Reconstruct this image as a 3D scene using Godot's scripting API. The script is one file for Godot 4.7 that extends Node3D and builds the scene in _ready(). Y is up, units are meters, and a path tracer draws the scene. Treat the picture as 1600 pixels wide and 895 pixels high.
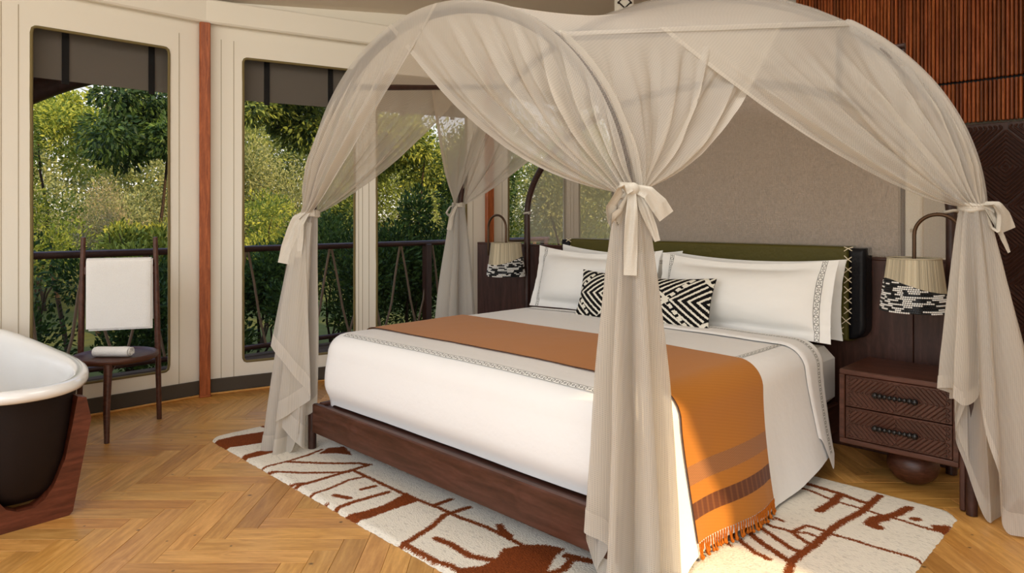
extends Node3D
# World axes: x runs along the foot of the bed, y is up, -z runs from the foot to the head of the bed. P3(x, v, h) takes v = distance towards the head.

class MB:
	var v := PackedVector3Array()
	var n := PackedVector3Array()
	var uv := PackedVector2Array()
	var c := PackedColorArray()
	var ix := PackedInt32Array()

	func vert(p: Vector3, nn: Vector3, u := Vector2.ZERO, col := Color.WHITE) -> int:
		v.append(p)
		n.append(nn)
		uv.append(u)
		c.append(col)
		return v.size() - 1

	func tri(a: int, b: int, d: int) -> void:
		var g := (v[d] - v[a]).cross(v[b] - v[a])
		if g.dot(n[a] + n[b] + n[d]) < 0.0:
			ix.append_array(PackedInt32Array([a, d, b]))
		else:
			ix.append_array(PackedInt32Array([a, b, d]))

	func face(pts: Array, nn: Vector3, uvs: Array = [], col := Color.WHITE) -> void:
		var f := v.size()
		for i in pts.size():
			vert(pts[i], nn, uvs[i] if uvs.size() else Vector2(pts[i].x + pts[i].z, pts[i].y), col)
		for i in range(1, pts.size() - 1):
			tri(f, f + i, f + i + 1)

	# a box with chamfered edges; basis columns are its axes
	func cbox(o: Vector3, size: Vector3, ch := 0.003, b := Basis.IDENTITY, col := Color.WHITE, uo := Vector2.ZERO, us := 1.0) -> void:
		var h := size * 0.5
		ch = minf(ch, minf(h.x, minf(h.y, h.z)) * 0.9)
		var long := 0 if h.x >= h.y and h.x >= h.z else (1 if h.y >= h.z else 2)
		var at := func(k: int, s: Array) -> Vector3:
			var p := Vector3.ZERO
			for a in 3:
				p[a] = s[a] * (h[a] if a == k else h[a] - ch)
			return p
		var sg := [-1.0, 1.0]
		for k in 3:
			var l := (k + 1) % 3
			var m := (k + 2) % 3
			for s in sg:
				var q := []
				var uvq := []
				for cc in [[-1, -1], [1, -1], [1, 1], [-1, 1]]:
					var si := [0.0, 0.0, 0.0]
					si[k] = s
					si[l] = cc[0]
					si[m] = cc[1]
					var p: Vector3 = at.call(k, si)
					q.append(o + b * p)
					var al := long if long != k else l
					var ac := 3 - k - al
					uvq.append(uo + Vector2(p[al], p[ac] + k * 0.13) * us)
				var nn := Vector3.ZERO
				nn[k] = s
				face(q, b * nn, uvq, col)
		if ch <= 0.0:
			return
		for k in 3:
			var l := (k + 1) % 3
			var m := 3 - k - l
			for s in sg:
				for t in sg:
					var q := []
					var uvq := []
					for e in [[k, -1.0], [k, 1.0], [l, 1.0], [l, -1.0]]:
						var si := [0.0, 0.0, 0.0]
						si[k] = s
						si[l] = t
						si[m] = e[1]
						var p: Vector3 = at.call(e[0], si)
						q.append(o + b * p)
						uvq.append(uo + Vector2(p[long], p[(long + 1) % 3]) * us)
					var nn := Vector3.ZERO
					nn[k] = s
					nn[l] = t
					face(q, (b * nn).normalized(), uvq, col)
		for sx in sg:
			for sy in sg:
				for sz in sg:
					var q := []
					for k in 3:
						q.append(o + b * (at.call(k, [sx, sy, sz]) as Vector3))
					face(q, (b * Vector3(sx, sy, sz)).normalized(), [uo, uo, uo], col)

	# a smooth grid of points; P has (nu + 1) * (nv + 1) entries, u fastest
	func grid(P: PackedVector3Array, nu: int, nv: int, closed := false, us := Vector2.ONE, flip := false, uo := Vector2.ZERO, cols := PackedColorArray()) -> void:
		var f := v.size()
		var w := nu + 1
		for j in nv + 1:
			for i in w:
				var i0 := i - 1
				var i1 := i + 1
				if closed:
					i0 = (i - 1 + nu) % nu
					i1 = (i + 1) % nu
				else:
					i0 = maxi(i0, 0)
					i1 = mini(i1, nu)
				var j0 := maxi(j - 1, 0)
				var j1 := mini(j + 1, nv)
				var du := P[j * w + i1] - P[j * w + i0]
				var dv := P[j1 * w + i] - P[j0 * w + i]
				if du.length_squared() < 1e-12:
					var jj := j1 if j == 0 else j0
					du = P[jj * w + i1] - P[jj * w + i0]
				if dv.length_squared() < 1e-12:
					dv = Vector3.UP
				var nn := du.cross(dv)
				nn = nn.normalized() if nn.length_squared() > 1e-16 else Vector3.UP
				if flip:
					nn = -nn
				vert(P[j * w + i], nn, uo + Vector2(float(i) / nu * us.x, float(j) / nv * us.y), cols[j * w + i] if cols.size() else Color.WHITE)
		for j in nv:
			for i in nu:
				var a := f + j * w + i
				tri(a, a + 1, a + w + 1)
				tri(a, a + w + 1, a + w)

	func tube(path: Array, rad, sides := 10, cap := true, col := Color.WHITE, us := Vector2(1, 1), squash := 1.0) -> void:
		var m := path.size()
		var P := PackedVector3Array()
		var t: Vector3 = (path[1] - path[0]).normalized()
		var up := Vector3.UP if absf(t.y) < 0.9 else Vector3.RIGHT
		var x := up.cross(t).normalized()
		var ends := []
		var cols := PackedColorArray()
		for i in m:
			var t2: Vector3 = (path[mini(i + 1, m - 1)] - path[maxi(i - 1, 0)]).normalized()
			if i > 0:
				x = (x - t2 * x.dot(t2)).normalized()
			t = t2
			var y := t.cross(x).normalized()
			var r: float = rad[i] if rad is Array else rad
			for k in sides + 1:
				var a := TAU * k / sides
				P.append(path[i] + (x * cos(a) + y * sin(a) * squash) * r)
				cols.append(col)
			ends.append([path[i], t, x, y, r])
		var f0 := v.size()
		grid(P, sides, m - 1, true, us, false, Vector2.ZERO, cols)
		# make sure that the skin faces outwards
		if n[f0].dot(P[0] - path[0]) < 0.0:
			for k in range(f0, v.size()):
				n[k] = -n[k]
			for k in range(ix.size() - 6 * sides * (m - 1), ix.size(), 3):
				var sw := ix[k + 1]
				ix[k + 1] = ix[k + 2]
				ix[k + 2] = sw
		if cap:
			for e in [0, m - 1]:
				var E: Array = ends[e]
				var nn: Vector3 = E[1] * (-1.0 if e == 0 else 1.0)
				var ring := []
				var tip: Vector3 = E[0] + nn * float(E[4]) * 0.3
				for k in sides:
					var a := TAU * k / sides
					ring.append(E[0] + (E[2] * cos(a) + E[3] * sin(a) * squash) * float(E[4]))
				for k in sides:
					face([ring[k], ring[(k + 1) % sides], tip], nn, [], col)

	func lathe(o: Vector3, prof: Array, sides := 24, b := Basis.IDENTITY, col := Color.WHITE, sx := 1.0, sz := 1.0) -> void:
		var P := PackedVector3Array()
		var cols := PackedColorArray()
		for p in prof:
			for k in sides + 1:
				var a := TAU * k / sides
				P.append(o + b * Vector3(p.x * cos(a) * sx, p.y, p.x * sin(a) * sz))
				cols.append(col)
		grid(P, sides, prof.size() - 1, true, Vector2(4, 1), false, Vector2.ZERO, cols)

	# a flat polygon (in the plane of axes bx, by through o) with thickness along bz
	func slab(poly: PackedVector2Array, o: Vector3, b: Basis, th: float, col := Color.WHITE, us := 1.0, uo := Vector2.ZERO) -> void:
		var ids := Geometry2D.triangulate_polygon(poly)
		for s in [0.0, 1.0]:
			var f := v.size()
			var nn := b.z * (1.0 if s > 0 else -1.0)
			for p in poly:
				vert(o + b.x * p.x + b.y * p.y + b.z * th * s, nn, uo + p * us, col)
			for k in range(0, ids.size(), 3):
				tri(f + ids[k], f + ids[k + 1], f + ids[k + 2])
		var ccw := not Geometry2D.is_polygon_clockwise(poly)
		for i in poly.size():
			var p := poly[i]
			var q := poly[(i + 1) % poly.size()]
			var e := (q - p).normalized()
			var nn2 := Vector2(e.y, -e.x) * (1.0 if ccw else -1.0)
			var a := o + b.x * p.x + b.y * p.y
			var d := o + b.x * q.x + b.y * q.y
			face([a, d, d + b.z * th, a + b.z * th], b.x * nn2.x + b.y * nn2.y, [uo + p * us, uo + q * us, uo + (q + nn2 * th) * us, uo + (p + nn2 * th) * us], col)

	func mesh() -> ArrayMesh:
		var a := []
		a.resize(Mesh.ARRAY_MAX)
		a[Mesh.ARRAY_VERTEX] = v
		a[Mesh.ARRAY_NORMAL] = n
		a[Mesh.ARRAY_TEX_UV] = uv
		a[Mesh.ARRAY_COLOR] = c
		a[Mesh.ARRAY_INDEX] = ix
		var m := ArrayMesh.new()
		m.add_surface_from_arrays(Mesh.PRIMITIVE_TRIANGLES, a)
		return m


var M := {}
var used := {}
var rng := RandomNumberGenerator.new()
var nz := FastNoiseLite.new()

const CAM := Vector3(3.622, 1.35, 2.02)


func P3(x: float, vv: float, h: float) -> Vector3:
	return Vector3(x, h, -vv)


func N(x: float, y := 0.0, z := 0.0) -> float:
	return nz.get_noise_3d(x, y, z)


func sm(a: float, b: float, x: float) -> float:
	return smoothstep(a, b, x)


func numbered(called: String) -> String:
	if not used.has(called):
		used[called] = 0
		return called
	used[called] += 1
	return "%s_%03d" % [called, used[called]]


func thing(called: String, label: String, category: String, at := Vector3.ZERO, group := "") -> Node3D:
	var o := Node3D.new()
	o.name = numbered(called)
	o.position = at
	add_child(o)
	tag(o, label, category, group)
	return o


func tag(o: Node3D, label: String, category := "", group := "", kind := "") -> Node3D:
	if label:
		o.set_meta("label", label)
	if category:
		o.set_meta("category", category)
	if group:
		o.set_meta("group", group)
	if kind:
		o.set_meta("kind", kind)
	return o


# one named mesh; the builder's points are world points, the node sits under its parent
func put(called: String, mb, mat: Material, parent: Node3D = self, kind := "", label := "") -> MeshInstance3D:
	var o := MeshInstance3D.new()
	o.name = numbered(called) if parent == self else called
	o.mesh = mb.mesh() if mb is MB else mb
	o.material_override = mat
	parent.add_child(o, true)
	if parent != self:
		var p := Vector3.ZERO
		var q: Node = parent
		while q != self:
			p += (q as Node3D).position
			q = q.get_parent()
		o.position = -p
	if kind:
		o.set_meta("kind", kind)
	if label:
		o.set_meta("label", label)
	return o


func structure(called: String, mb, mat: Material) -> MeshInstance3D:
	return put(called, mb, mat, self, "structure")


func structure_root(called: String) -> Node3D:
	var o := Node3D.new()
	o.name = numbered(called)
	o.set_meta("kind", "structure")
	add_child(o)
	return o


# ---------------------------------------------------------------- textures and materials
func srgb(r: int, g: int, b: int) -> Color:
	return Color(r / 255.0, g / 255.0, b / 255.0)


func lin(r: int, g: int, b: int, k := 1.0) -> Color:
	var q := srgb(r, g, b).srgb_to_linear()
	return Color(q.r * k, q.g * k, q.b * k)


func tex(w: int, h: int, f: Callable) -> ImageTexture:
	var d := PackedByteArray()
	d.resize(w * h * 3)
	var k := 0
	for y in h:
		for x in w:
			var q: Color = f.call(x, y)
			d[k] = int(clampf(q.r, 0, 1) * 255)
			d[k + 1] = int(clampf(q.g, 0, 1) * 255)
			d[k + 2] = int(clampf(q.b, 0, 1) * 255)
			k += 3
	return ImageTexture.create_from_image(Image.create_from_data(w, h, false, Image.FORMAT_RGB8, d))


func noise_image(w: int, h: int, freq: float, sd: int, oct := 4) -> Image:
	var q := FastNoiseLite.new()
	q.seed = sd
	q.frequency = freq
	q.fractal_octaves = oct
	return q.get_seamless_image(w, h)


# streaky grain that runs along u, light to dark round a mean near 0.85
func wood_texture(sd: int, contrast: float, knots: int) -> ImageTexture:
	var w := 1024
	var h := 512
	var a := noise_image(64, 512, 0.045, sd, 5)
	a.resize(w, h, Image.INTERPOLATE_CUBIC)
	var b := noise_image(48, 512, 0.018, sd + 1, 3)
	b.resize(w, h, Image.INTERPOLATE_CUBIC)
	var fine := noise_image(128, 512, 0.2, sd + 2, 2)
	fine.resize(w, h, Image.INTERPOLATE_BILINEAR)
	var da := a.get_data()
	var db := b.get_data()
	var df := fine.get_data()
	var r := RandomNumberGenerator.new()
	r.seed = sd
	var kn := []
	for i in knots:
		kn.append([r.randf() * w, r.randf() * h, r.randf_range(3, 7)])
	var d := PackedByteArray()
	d.resize(w * h * 3)
	for i in w * h:
		var ring := sin(db[i] / 255.0 * 20.0 + da[i] / 255.0 * 3.0) * 0.5 + 0.5
		var q := 1.0 - contrast * (0.28 * ring + 0.85 * (1.0 - da[i] / 255.0) + 0.35 * (df[i] / 255.0 - 0.5))
		var x := i % w
		var y := i / w
		d[i * 3] = int(clampf(q, 0, 1) * 255)
		d[i * 3 + 1] = int(clampf(q * q * 0.35 + q * 0.65, 0, 1) * 255)
		d[i * 3 + 2] = int(clampf(q * q, 0, 1) * 255)
	for k in kn:
		for y in range(int(k[1] - k[2]), int(k[1] + k[2])):
			for x in range(int(k[0] - k[2] * 1.7), int(k[0] + k[2] * 1.7)):
				var e := Vector2((x - k[0]) / 1.7, y - k[1]).length() / float(k[2])
				if e < 1.0:
					var i := (posmod(y, h) * w + posmod(x, w)) * 3
					var g := 0.45 + 0.55 * e * e
					for m in 3:
						d[i + m] = int(d[i + m] * lerpf(1.0, g, 1.0 - e * 0.4))
	return ImageTexture.create_from_image(Image.create_from_data(w, h, false, Image.FORMAT_RGB8, d))


func mat(col: Color, rough := 0.8, spec := 0.5) -> StandardMaterial3D:
	var m := StandardMaterial3D.new()
	m.albedo_color = col
	m.roughness = rough
	m.metallic_specular = spec
	return m


func wood(col: Color, t: Texture2D, rough: float, scale := 1.0, spec := 0.5) -> StandardMaterial3D:
	var m := mat(col, rough, spec)
	m.albedo_texture = t
	m.uv1_scale = Vector3(scale, scale, scale)
	m.vertex_color_use_as_albedo = true
	return m


func cloth(col: Color, bump: Texture2D, scale: float, depth: float, rough := 0.9) -> StandardMaterial3D:
	var m := mat(col, rough, 0.3)
	m.heightmap_enabled = true
	m.heightmap_texture = bump
	m.heightmap_scale = depth
	m.uv1_triplanar = true
	m.uv1_world_triplanar = true
	m.uv1_scale = Vector3(scale, scale, scale)
	return m


func make_materials() -> void:
	var grain := wood_texture(11, 0.17, 9)
	var dark_grain := wood_texture(29, 0.34, 2)
	var weave := tex(64, 64, func(x, y): var a := sin(x * TAU / 8.0) * sin(y * TAU / 8.0); var b := 0.5 + 0.5 * a; return Color(b, b, b))
	var rough_weave := tex(128, 128, func(x, y):
		var k: int = (int(x) / 4 + int(y) / 4) % 2
		var a: float = sin((x % 4 + 0.5) * PI / 4.0) if k == 0 else sin((y % 4 + 0.5) * PI / 4.0)
		var b: float = 0.25 + 0.6 * a + 0.15 * N(x * 9.0, y * 9.0)
		return Color(b, b, b))
	var soft := ImageTexture.create_from_image(noise_image(256, 256, 0.02, 5, 5))
	var terry := ImageTexture.create_from_image(noise_image(256, 256, 0.12, 6, 3))
	M.plank = wood(srgb(234, 180, 106), grain, 0.36, 1.0)
	M.subfloor = mat(srgb(60, 38, 22), 0.9)
	M.walnut = wood(srgb(94, 57, 46), dark_grain, 0.42, 1.0)
	M.dark_walnut = wood(srgb(88, 54, 46), dark_grain, 0.45, 1.0)
	M.red_wood = wood(srgb(200, 112, 62), dark_grain, 0.4, 1.0)
	M.slat = wood(srgb(226, 136, 84), dark_grain, 0.45, 1.0)
	M.canopy_wood = wood(srgb(70, 42, 38), dark_grain, 0.4, 1.0)
	M.canvas = cloth(srgb(242, 236, 222), weave, 16.0, 0.02)
	M.ceiling = cloth(srgb(232, 221, 206), weave, 16.0, 0.02)
	M.seam = mat(srgb(170, 158, 132), 0.9)
	M.binding = cloth(srgb(122, 108, 72), weave, 16.0, 0.03)
	M.skirting = mat(srgb(74, 66, 56), 0.8)
	M.screen = mat(Color(0.05, 0.05, 0.045, 0.16), 0.9, 0.2)
	M.screen.transparency = BaseMaterial3D.TRANSPARENCY_ALPHA
	M.awning = cloth(srgb(140, 132, 122), weave, 16.0, 0.03)
	M.black_strap = mat(srgb(16, 13, 12), 0.7)
	M.rope = mat(srgb(150, 122, 96), 0.9)
	M.white_cloth = cloth(srgb(246, 245, 243), soft, 3.0, 0.10, 0.85)
	M.pillow_cloth = mat(srgb(244, 243, 240), 0.85, 0.3)
	M.terry = cloth(srgb(240, 238, 234), terry, 7.0, 0.35, 0.95)
	var nw := net_weave()
	M.net = net_material(0.80, nw)
	M.net_thin = net_material(0.40, nw)
	M.net_hem = net_material(1.0, nw)
	M.sash = cloth(srgb(228, 221, 208), rough_weave, 22.0, 0.06)
	M.backdrop = cloth(srgb(208, 191, 176), rough_weave, 2.2, 0.3)
	M.backdrop.albedo_texture = tex(256, 256, func(x, y):
		var k: float = 0.84 + 0.07 * sin(x * TAU / 4.0) * sin(y * TAU / 4.0) + 0.22 * N(x * 5.0, y * 1.2, 3.0) + 0.20 * N(x * 1.2, y * 5.0, 9.0)
		return Color(k, k, k))
	M.sash.albedo_texture = tex(64, 64, func(x, y):
		var k: float = 0.90 + 0.09 * sin(x * TAU / 8.0) * sin(y * TAU / 8.0) + 0.08 * N(x * 9.0, y * 3.0)
		return Color(k, k, k))
	M.leather = cloth(srgb(84, 78, 34), soft, 5.0, 0.15, 0.42)
	M.black_leather = cloth(srgb(22, 21, 23), soft, 9.0, 0.1, 0.38)
	M.cord = mat(srgb(236, 222, 192), 0.8)
	M.bronze = mat(srgb(92, 70, 52), 0.35)
	M.bronze.metallic = 0.75
	M.string = mat(srgb(222, 212, 188), 0.75)
	M.string.albedo_texture = tex(512, 8, func(x, y):
		var k: float = 0.86 + 0.22 * N(x * 5.0, 3.0) + 0.20 * N(x * 0.6, 30.0) + 0.06 * sin(x * 1.9)
		return Color(k, k * 0.985, k * 0.95))
	M.string.backlight_enabled = true
	M.string.backlight = Color(0.4, 0.34, 0.24)
	M.bead = mat(Color.WHITE, 0.35)
	M.bead.vertex_color_use_as_albedo = true
	M.black_bead = mat(srgb(20, 18, 18), 0.25)
	M.enamel = mat(srgb(240, 240, 238), 0.12)
	M.enamel.clearcoat_enabled = true
	M.enamel.clearcoat = 0.6
	M.enamel.clearcoat_roughness = 0.05
	M.tub_outside = mat(srgb(30, 21, 18), 0.62, 0.3)
	M.cradle = wood(srgb(112, 58, 40), dark_grain, 0.45, 1.0)
	M.socket = mat(srgb(14, 13, 14), 0.5)
	M.deck = wood(srgb(120, 92, 68), dark_grain, 0.7, 1.0)
	M.earth = cloth(srgb(104, 104, 52), soft, 0.5, 3.0)
	M.bark = cloth(srgb(78, 62, 48), soft, 3.0, 1.5)
	M.leaf = mat(Color.WHITE, 0.5, 0.4)
	M.leaf.vertex_color_use_as_albedo = true
	M.leaf.backlight_enabled = true
	M.leaf.backlight = Color(0.7, 0.7, 0.7)
	M.ridge = mat(srgb(240, 238, 232), 0.8)  # unseen panel that glows to light the bed from above
	M.ridge.emission_enabled = true
	M.ridge.emission = Color(1.0, 0.985, 0.96)
	M.ridge.emission_energy_multiplier = 0.8
	M.lace = mat(srgb(34, 24, 20), 0.7)


func net_weave() -> ImageTexture:
	var d := PackedByteArray()
	for y in 32:
		for x in 32:
			var a := absf(sin((x + 0.5) * PI / 8.0))
			var b := absf(sin((y + 0.5 + (x / 8) * 4) * PI / 8.0))
			var k := 0.60 + 0.40 * pow(1.0 - a * b, 0.8)
			d.append_array(PackedByteArray([255, 255, 255, int(clampf(k, 0, 1) * 255)]))
	return ImageTexture.create_from_image(Image.create_from_data(32, 32, false, Image.FORMAT_RGBA8, d))


func net_material(a: float, weave: Texture2D) -> StandardMaterial3D:
	var m := mat(Color(0.895, 0.878, 0.85, a), 0.95, 0.2)
	m.albedo_texture = weave
	m.uv1_triplanar = true
	m.uv1_world_triplanar = true
	m.uv1_scale = Vector3(38, 38, 38)
	m.transparency = BaseMaterial3D.TRANSPARENCY_ALPHA
	m.backlight_enabled = true
	m.backlight = Color(1.0, 0.98, 0.94)
	return m


# ---------------------------------------------------------------- camera, light
func make_camera_and_light() -> void:
	var cam := Camera3D.new()
	cam.name = "camera"
	var right := Vector3(0.7104, 0, -0.7038)
	var back := Vector3(0.7038, 0, 0.7104)
	cam.transform = Transform3D(Basis(right, Vector3.UP, back), CAM)
	cam.projection = Camera3D.PROJECTION_FRUSTUM
	cam.near = 0.05
	cam.far = 200.0
	cam.size = 2.0 * cam.near * 447.5 / 1080.0
	cam.frustum_offset = Vector2(0.0, -109.5 / 1080.0 * cam.near)
	cam.keep_aspect = Camera3D.KEEP_HEIGHT
	add_child(cam)
	cam.current = true

	var sky := ProceduralSkyMaterial.new()
	sky.sky_top_color = Color(0.62, 0.74, 0.92)
	sky.sky_horizon_color = Color(0.98, 0.95, 0.88)
	sky.sky_curve = 0.2
	sky.ground_horizon_color = Color(0.62, 0.58, 0.46)
	sky.ground_bottom_color = Color(0.36, 0.33, 0.24)
	sky.sky_energy_multiplier = 1.0
	var env := Environment.new()
	env.background_mode = Environment.BG_SKY
	env.sky = Sky.new()
	env.sky.sky_material = sky
	env.background_energy_multiplier = SKY
	env.tonemap_mode = Environment.TONE_MAPPER_LINEAR
	env.tonemap_exposure = EXPOSURE
	env.sdfgi_enabled = true
	env.ssao_enabled = true
	env.ssil_enabled = true
	var we := WorldEnvironment.new()
	we.name = "environment"
	we.environment = env
	add_child(we)

	var sun := DirectionalLight3D.new()
	sun.name = "sun"
	sun.light_color = Color(1.0, 0.87, 0.66)
	sun.light_energy = SUN
	sun.light_angular_distance = 1.2
	sun.shadow_enabled = true
	sun.sky_mode = DirectionalLight3D.SKY_MODE_LIGHT_ONLY
	var to_sun := Vector3(0.85, 0.5, -0.1).normalized()
	sun.transform = Transform3D(Basis.looking_at(-to_sun, Vector3.UP), Vector3(6, 6, 0))
	add_child(sun)

	# unseen area light right of the camera, placed to brighten the left wall
	var side := AreaLight3D.new()
	side.name = "unseen_side_light"
	side.area_size = Vector2(2.6, 2.3)
	side.light_energy = SIDE
	side.light_color = Color(1.0, 0.985, 0.96)
	side.shadow_enabled = true
	side.area_range = 20.0
	side.transform = Transform3D(Basis.looking_at(Vector3(-1, 0, 0), Vector3.UP), Vector3(5.18, 1.5, 2.9))
	add_child(side)
	# unseen area light high behind the camera, placed to light the bed top
	var gable := AreaLight3D.new()
	gable.name = "unseen_gable_light"
	gable.area_size = Vector2(4.6, 1.1)
	gable.light_energy = GABLE
	gable.light_color = Color(1.0, 0.985, 0.96)
	gable.shadow_enabled = true
	gable.area_range = 20.0
	gable.transform = Transform3D(Basis.looking_at(Vector3(-0.1, -0.5, -1).normalized(), Vector3.UP), Vector3(2.6, 3.35, 4.55))
	add_child(gable)
	# unseen area light high above the bed, placed to light bedding and net roof
	var ridge := AreaLight3D.new()
	ridge.name = "unseen_ridge_light"
	ridge.area_size = Vector2(2.8, 1.5)
	ridge.light_energy = RIDGE
	ridge.light_color = Color(1.0, 0.985, 0.96)
	ridge.shadow_enabled = true
	ridge.area_range = 20.0
	ridge.transform = Transform3D(Basis.looking_at(Vector3(-0.25, -1, 0).normalized(), Vector3(0, 0, 1)), Vector3(2.2, 4.12, -0.2))
	add_child(ridge)
	# unseen area lights behind the camera, placed to light the bed and room
	for x in [-0.2, 2.0, 4.2]:
		var a := AreaLight3D.new()
		a.name = "unseen_bay_light"
		a.area_size = Vector2(1.9, 2.3)
		a.light_energy = BAY
		a.light_color = Color(1.0, 0.985, 0.96)
		a.shadow_enabled = true
		a.area_range = 20.0
		a.transform = Transform3D(Basis.looking_at(Vector3(0, 0, -1), Vector3.UP), Vector3(x, 1.45, 4.62))
		add_child(a, true)


# ---------------------------------------------------------------- the tent
const SEG_A := [Vector2(-1.73, -4.6), Vector2(-1.70, 0.05)]
const SEG_B := [Vector2(-1.70, 0.05), Vector2(-0.345, 5.21)]


func seg_dir(s: Array) -> Vector3:
	var d: Vector2 = (s[1] - s[0]).normalized()
	return Vector3(d.x, 0, -d.y)


func seg_at(s: Array, t: float, h: float, off := 0.0) -> Vector3:
	var d := seg_dir(s)
	var inward := d.cross(Vector3.UP)
	return Vector3(s[0].x, h, -s[0].y) + d * t + inward * off


func rounded_hit(cx: float, cy: float, r: float, a: float) -> Vector2:
	var d := Vector2(cos(a), sin(a))
	var k: float = minf(cx / maxf(absf(d.x), 1e-6), cy / maxf(absf(d.y), 1e-6))
	var p := d * k
	if absf(p.x) > cx - r and absf(p.y) > cy - r and r > 0.0:
		var cc := Vector2(signf(p.x) * (cx - r), signf(p.y) * (cy - r))
		var b := d.dot(cc)
		return d * (b + sqrt(maxf(b * b - cc.length_squared() + r * r, 0.0)))
	return p


# a canvas wall panel from t0 to t1 and h0 to h1, with a rounded opening; 0.03 m thick, its room side at offset 0
func canvas_panel(parent: Node3D, s: Array, t0: float, t1: float, h0: float, h1: float, hole: Array = []) -> void:
	var mb := MB.new()
	var d := seg_dir(s)
	var inward := d.cross(Vector3.UP)
	if hole.is_empty():
		mb.cbox(seg_at(s, (t0 + t1) / 2, (h0 + h1) / 2, -0.015), Vector3(t1 - t0, h1 - h0, 0.03), 0.002, Basis(d, Vector3.UP, -inward))
		put("canvas_panel", mb, M.canvas, parent)
		return
	var ct: float = (hole[0] + hole[1]) / 2
	var chh: float = (hole[2] + hole[3]) / 2
	var ang := []
	for k in 72:
		ang.append(TAU * k / 72 - PI)
	for q in 48:
		var cw: float = (hole[1] - hole[0]) / 2
		var chh2: float = (hole[3] - hole[2]) / 2
		var rr: float = hole[4]
		var cc := Vector2((cw - rr) * (1 if q < 24 else -1), (chh2 - rr) * (1 if (q / 12) % 2 == 0 else -1))
		var aa := PI / 2 * (q % 12) / 11.0
		ang.append((cc + Vector2(signf(cc.x) * cos(aa), signf(cc.y) * sin(aa)) * rr).angle())
	for p in [Vector2(t0 - ct, h0 - chh), Vector2(t1 - ct, h0 - chh), Vector2(t1 - ct, h1 - chh), Vector2(t0 - ct, h1 - chh)]:
		ang.append(p.angle())
	ang.sort()
	var rings := [[], []]
	for a in ang:
		var q := rounded_hit((hole[1] - hole[0]) / 2, (hole[3] - hole[2]) / 2, hole[4], a)
		rings[0].append(q)
		var dd := Vector2(cos(a), sin(a))
		var kx: float = ((t1 - ct) if dd.x > 0 else (t0 - ct)) / (dd.x if absf(dd.x) > 1e-6 else 1e-6)
		var ky: float = ((h1 - chh) if dd.y > 0 else (h0 - chh)) / (dd.y if absf(dd.y) > 1e-6 else 1e-6)
		rings[1].append(dd * minf(absf(kx), absf(ky)))
	var n := ang.size()
	for side in [0.0, -0.03]:
		for k in n:
			var k2 := (k + 1) % n
			var q := []
			for p in [rings[0][k], rings[0][k2], rings[1][k2], rings[1][k]]:
				q.append(seg_at(s, ct + p.x, chh + p.y, side))
			mb.face(q, inward * (1.0 if side == 0.0 else -1.0))
	for r in 2:
		for k in n:
			var k2 := (k + 1) % n
			var a: Vector2 = rings[r][k]
			var b: Vector2 = rings[r][k2]
			var out := ((a + b) / 2).normalized() * (-1.0 if r == 0 else 1.0)
			mb.face([seg_at(s, ct + a.x, chh + a.y, 0), seg_at(s, ct + b.x, chh + b.y, 0), seg_at(s, ct + b.x, chh + b.y, -0.03), seg_at(s, ct + a.x, chh + a.y, -0.03)], d * out.x + Vector3.UP * out.y)
	put("canvas_panel", mb, M.canvas, parent)


func tent_window(no: int, s: Array, hole: Array) -> void:
	var w := structure_root("window_%d" % no)
	var ct: float = (hole[0] + hole[1]) / 2
	var chh: float = (hole[2] + hole[3]) / 2
	var path := []
	var flat := PackedVector2Array()
	for k in 481:
		var a := TAU * k / 480
		var q := rounded_hit((hole[1] - hole[0]) / 2, (hole[3] - hole[2]) / 2, hole[4], a)
		var wob := 0.006 * N(q.x * 60.0 + no * 50.0, q.y * 60.0)
		path.append(seg_at(s, ct + q.x * (1.0 + wob), chh + q.y, 0.0))
		if k < 480:
			flat.append(Vector2(q.x * 1.01, q.y * 1.01))
	var mb := MB.new()
	mb.tube(path, 0.010, 8, false)
	put("binding", mb, M.binding, w)
	var sc := MB.new()
	var d := seg_dir(s)
	sc.slab(flat, seg_at(s, ct, chh, -0.016), Basis(d, Vector3.UP, d.cross(Vector3.UP)), 0.001)
	put("insect_screen", sc, M.screen, w)
	# stitched seams beside the opening
	for t in [hole[0] - 0.07, hole[0] - 0.16, hole[1] + 0.07]:
		var sb := MB.new()
		sb.cbox(seg_at(s, t, 1.4, 0.001), Vector3(0.004, 2.6, 0.004), 0.001, Basis(d, Vector3.UP, -d.cross(Vector3.UP)))
		put("seam", sb, M.seam, w)


func along(s: Array, called: String, t0: float, t1: float, h: float, hh: float, off: float, th: float, m: Material, parent: Node3D, ch := 0.003) -> void:
	var d := seg_dir(s)
	var mb := MB.new()
	mb.cbox(seg_at(s, (t0 + t1) / 2, h, off), Vector3(t1 - t0, hh, th), ch, Basis(d, Vector3.UP, -d.cross(Vector3.UP)))
	put(called, mb, m, parent)


func seg_len(s: Array) -> float:
	return (s[1] - s[0]).length()


func ceiling_h(x: float) -> float:
	return 2.96 + (x + 1.75) * 0.33 if x < 3.0 else 2.96 + 4.75 * 0.33 - (x - 3.0) * 0.33


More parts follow.
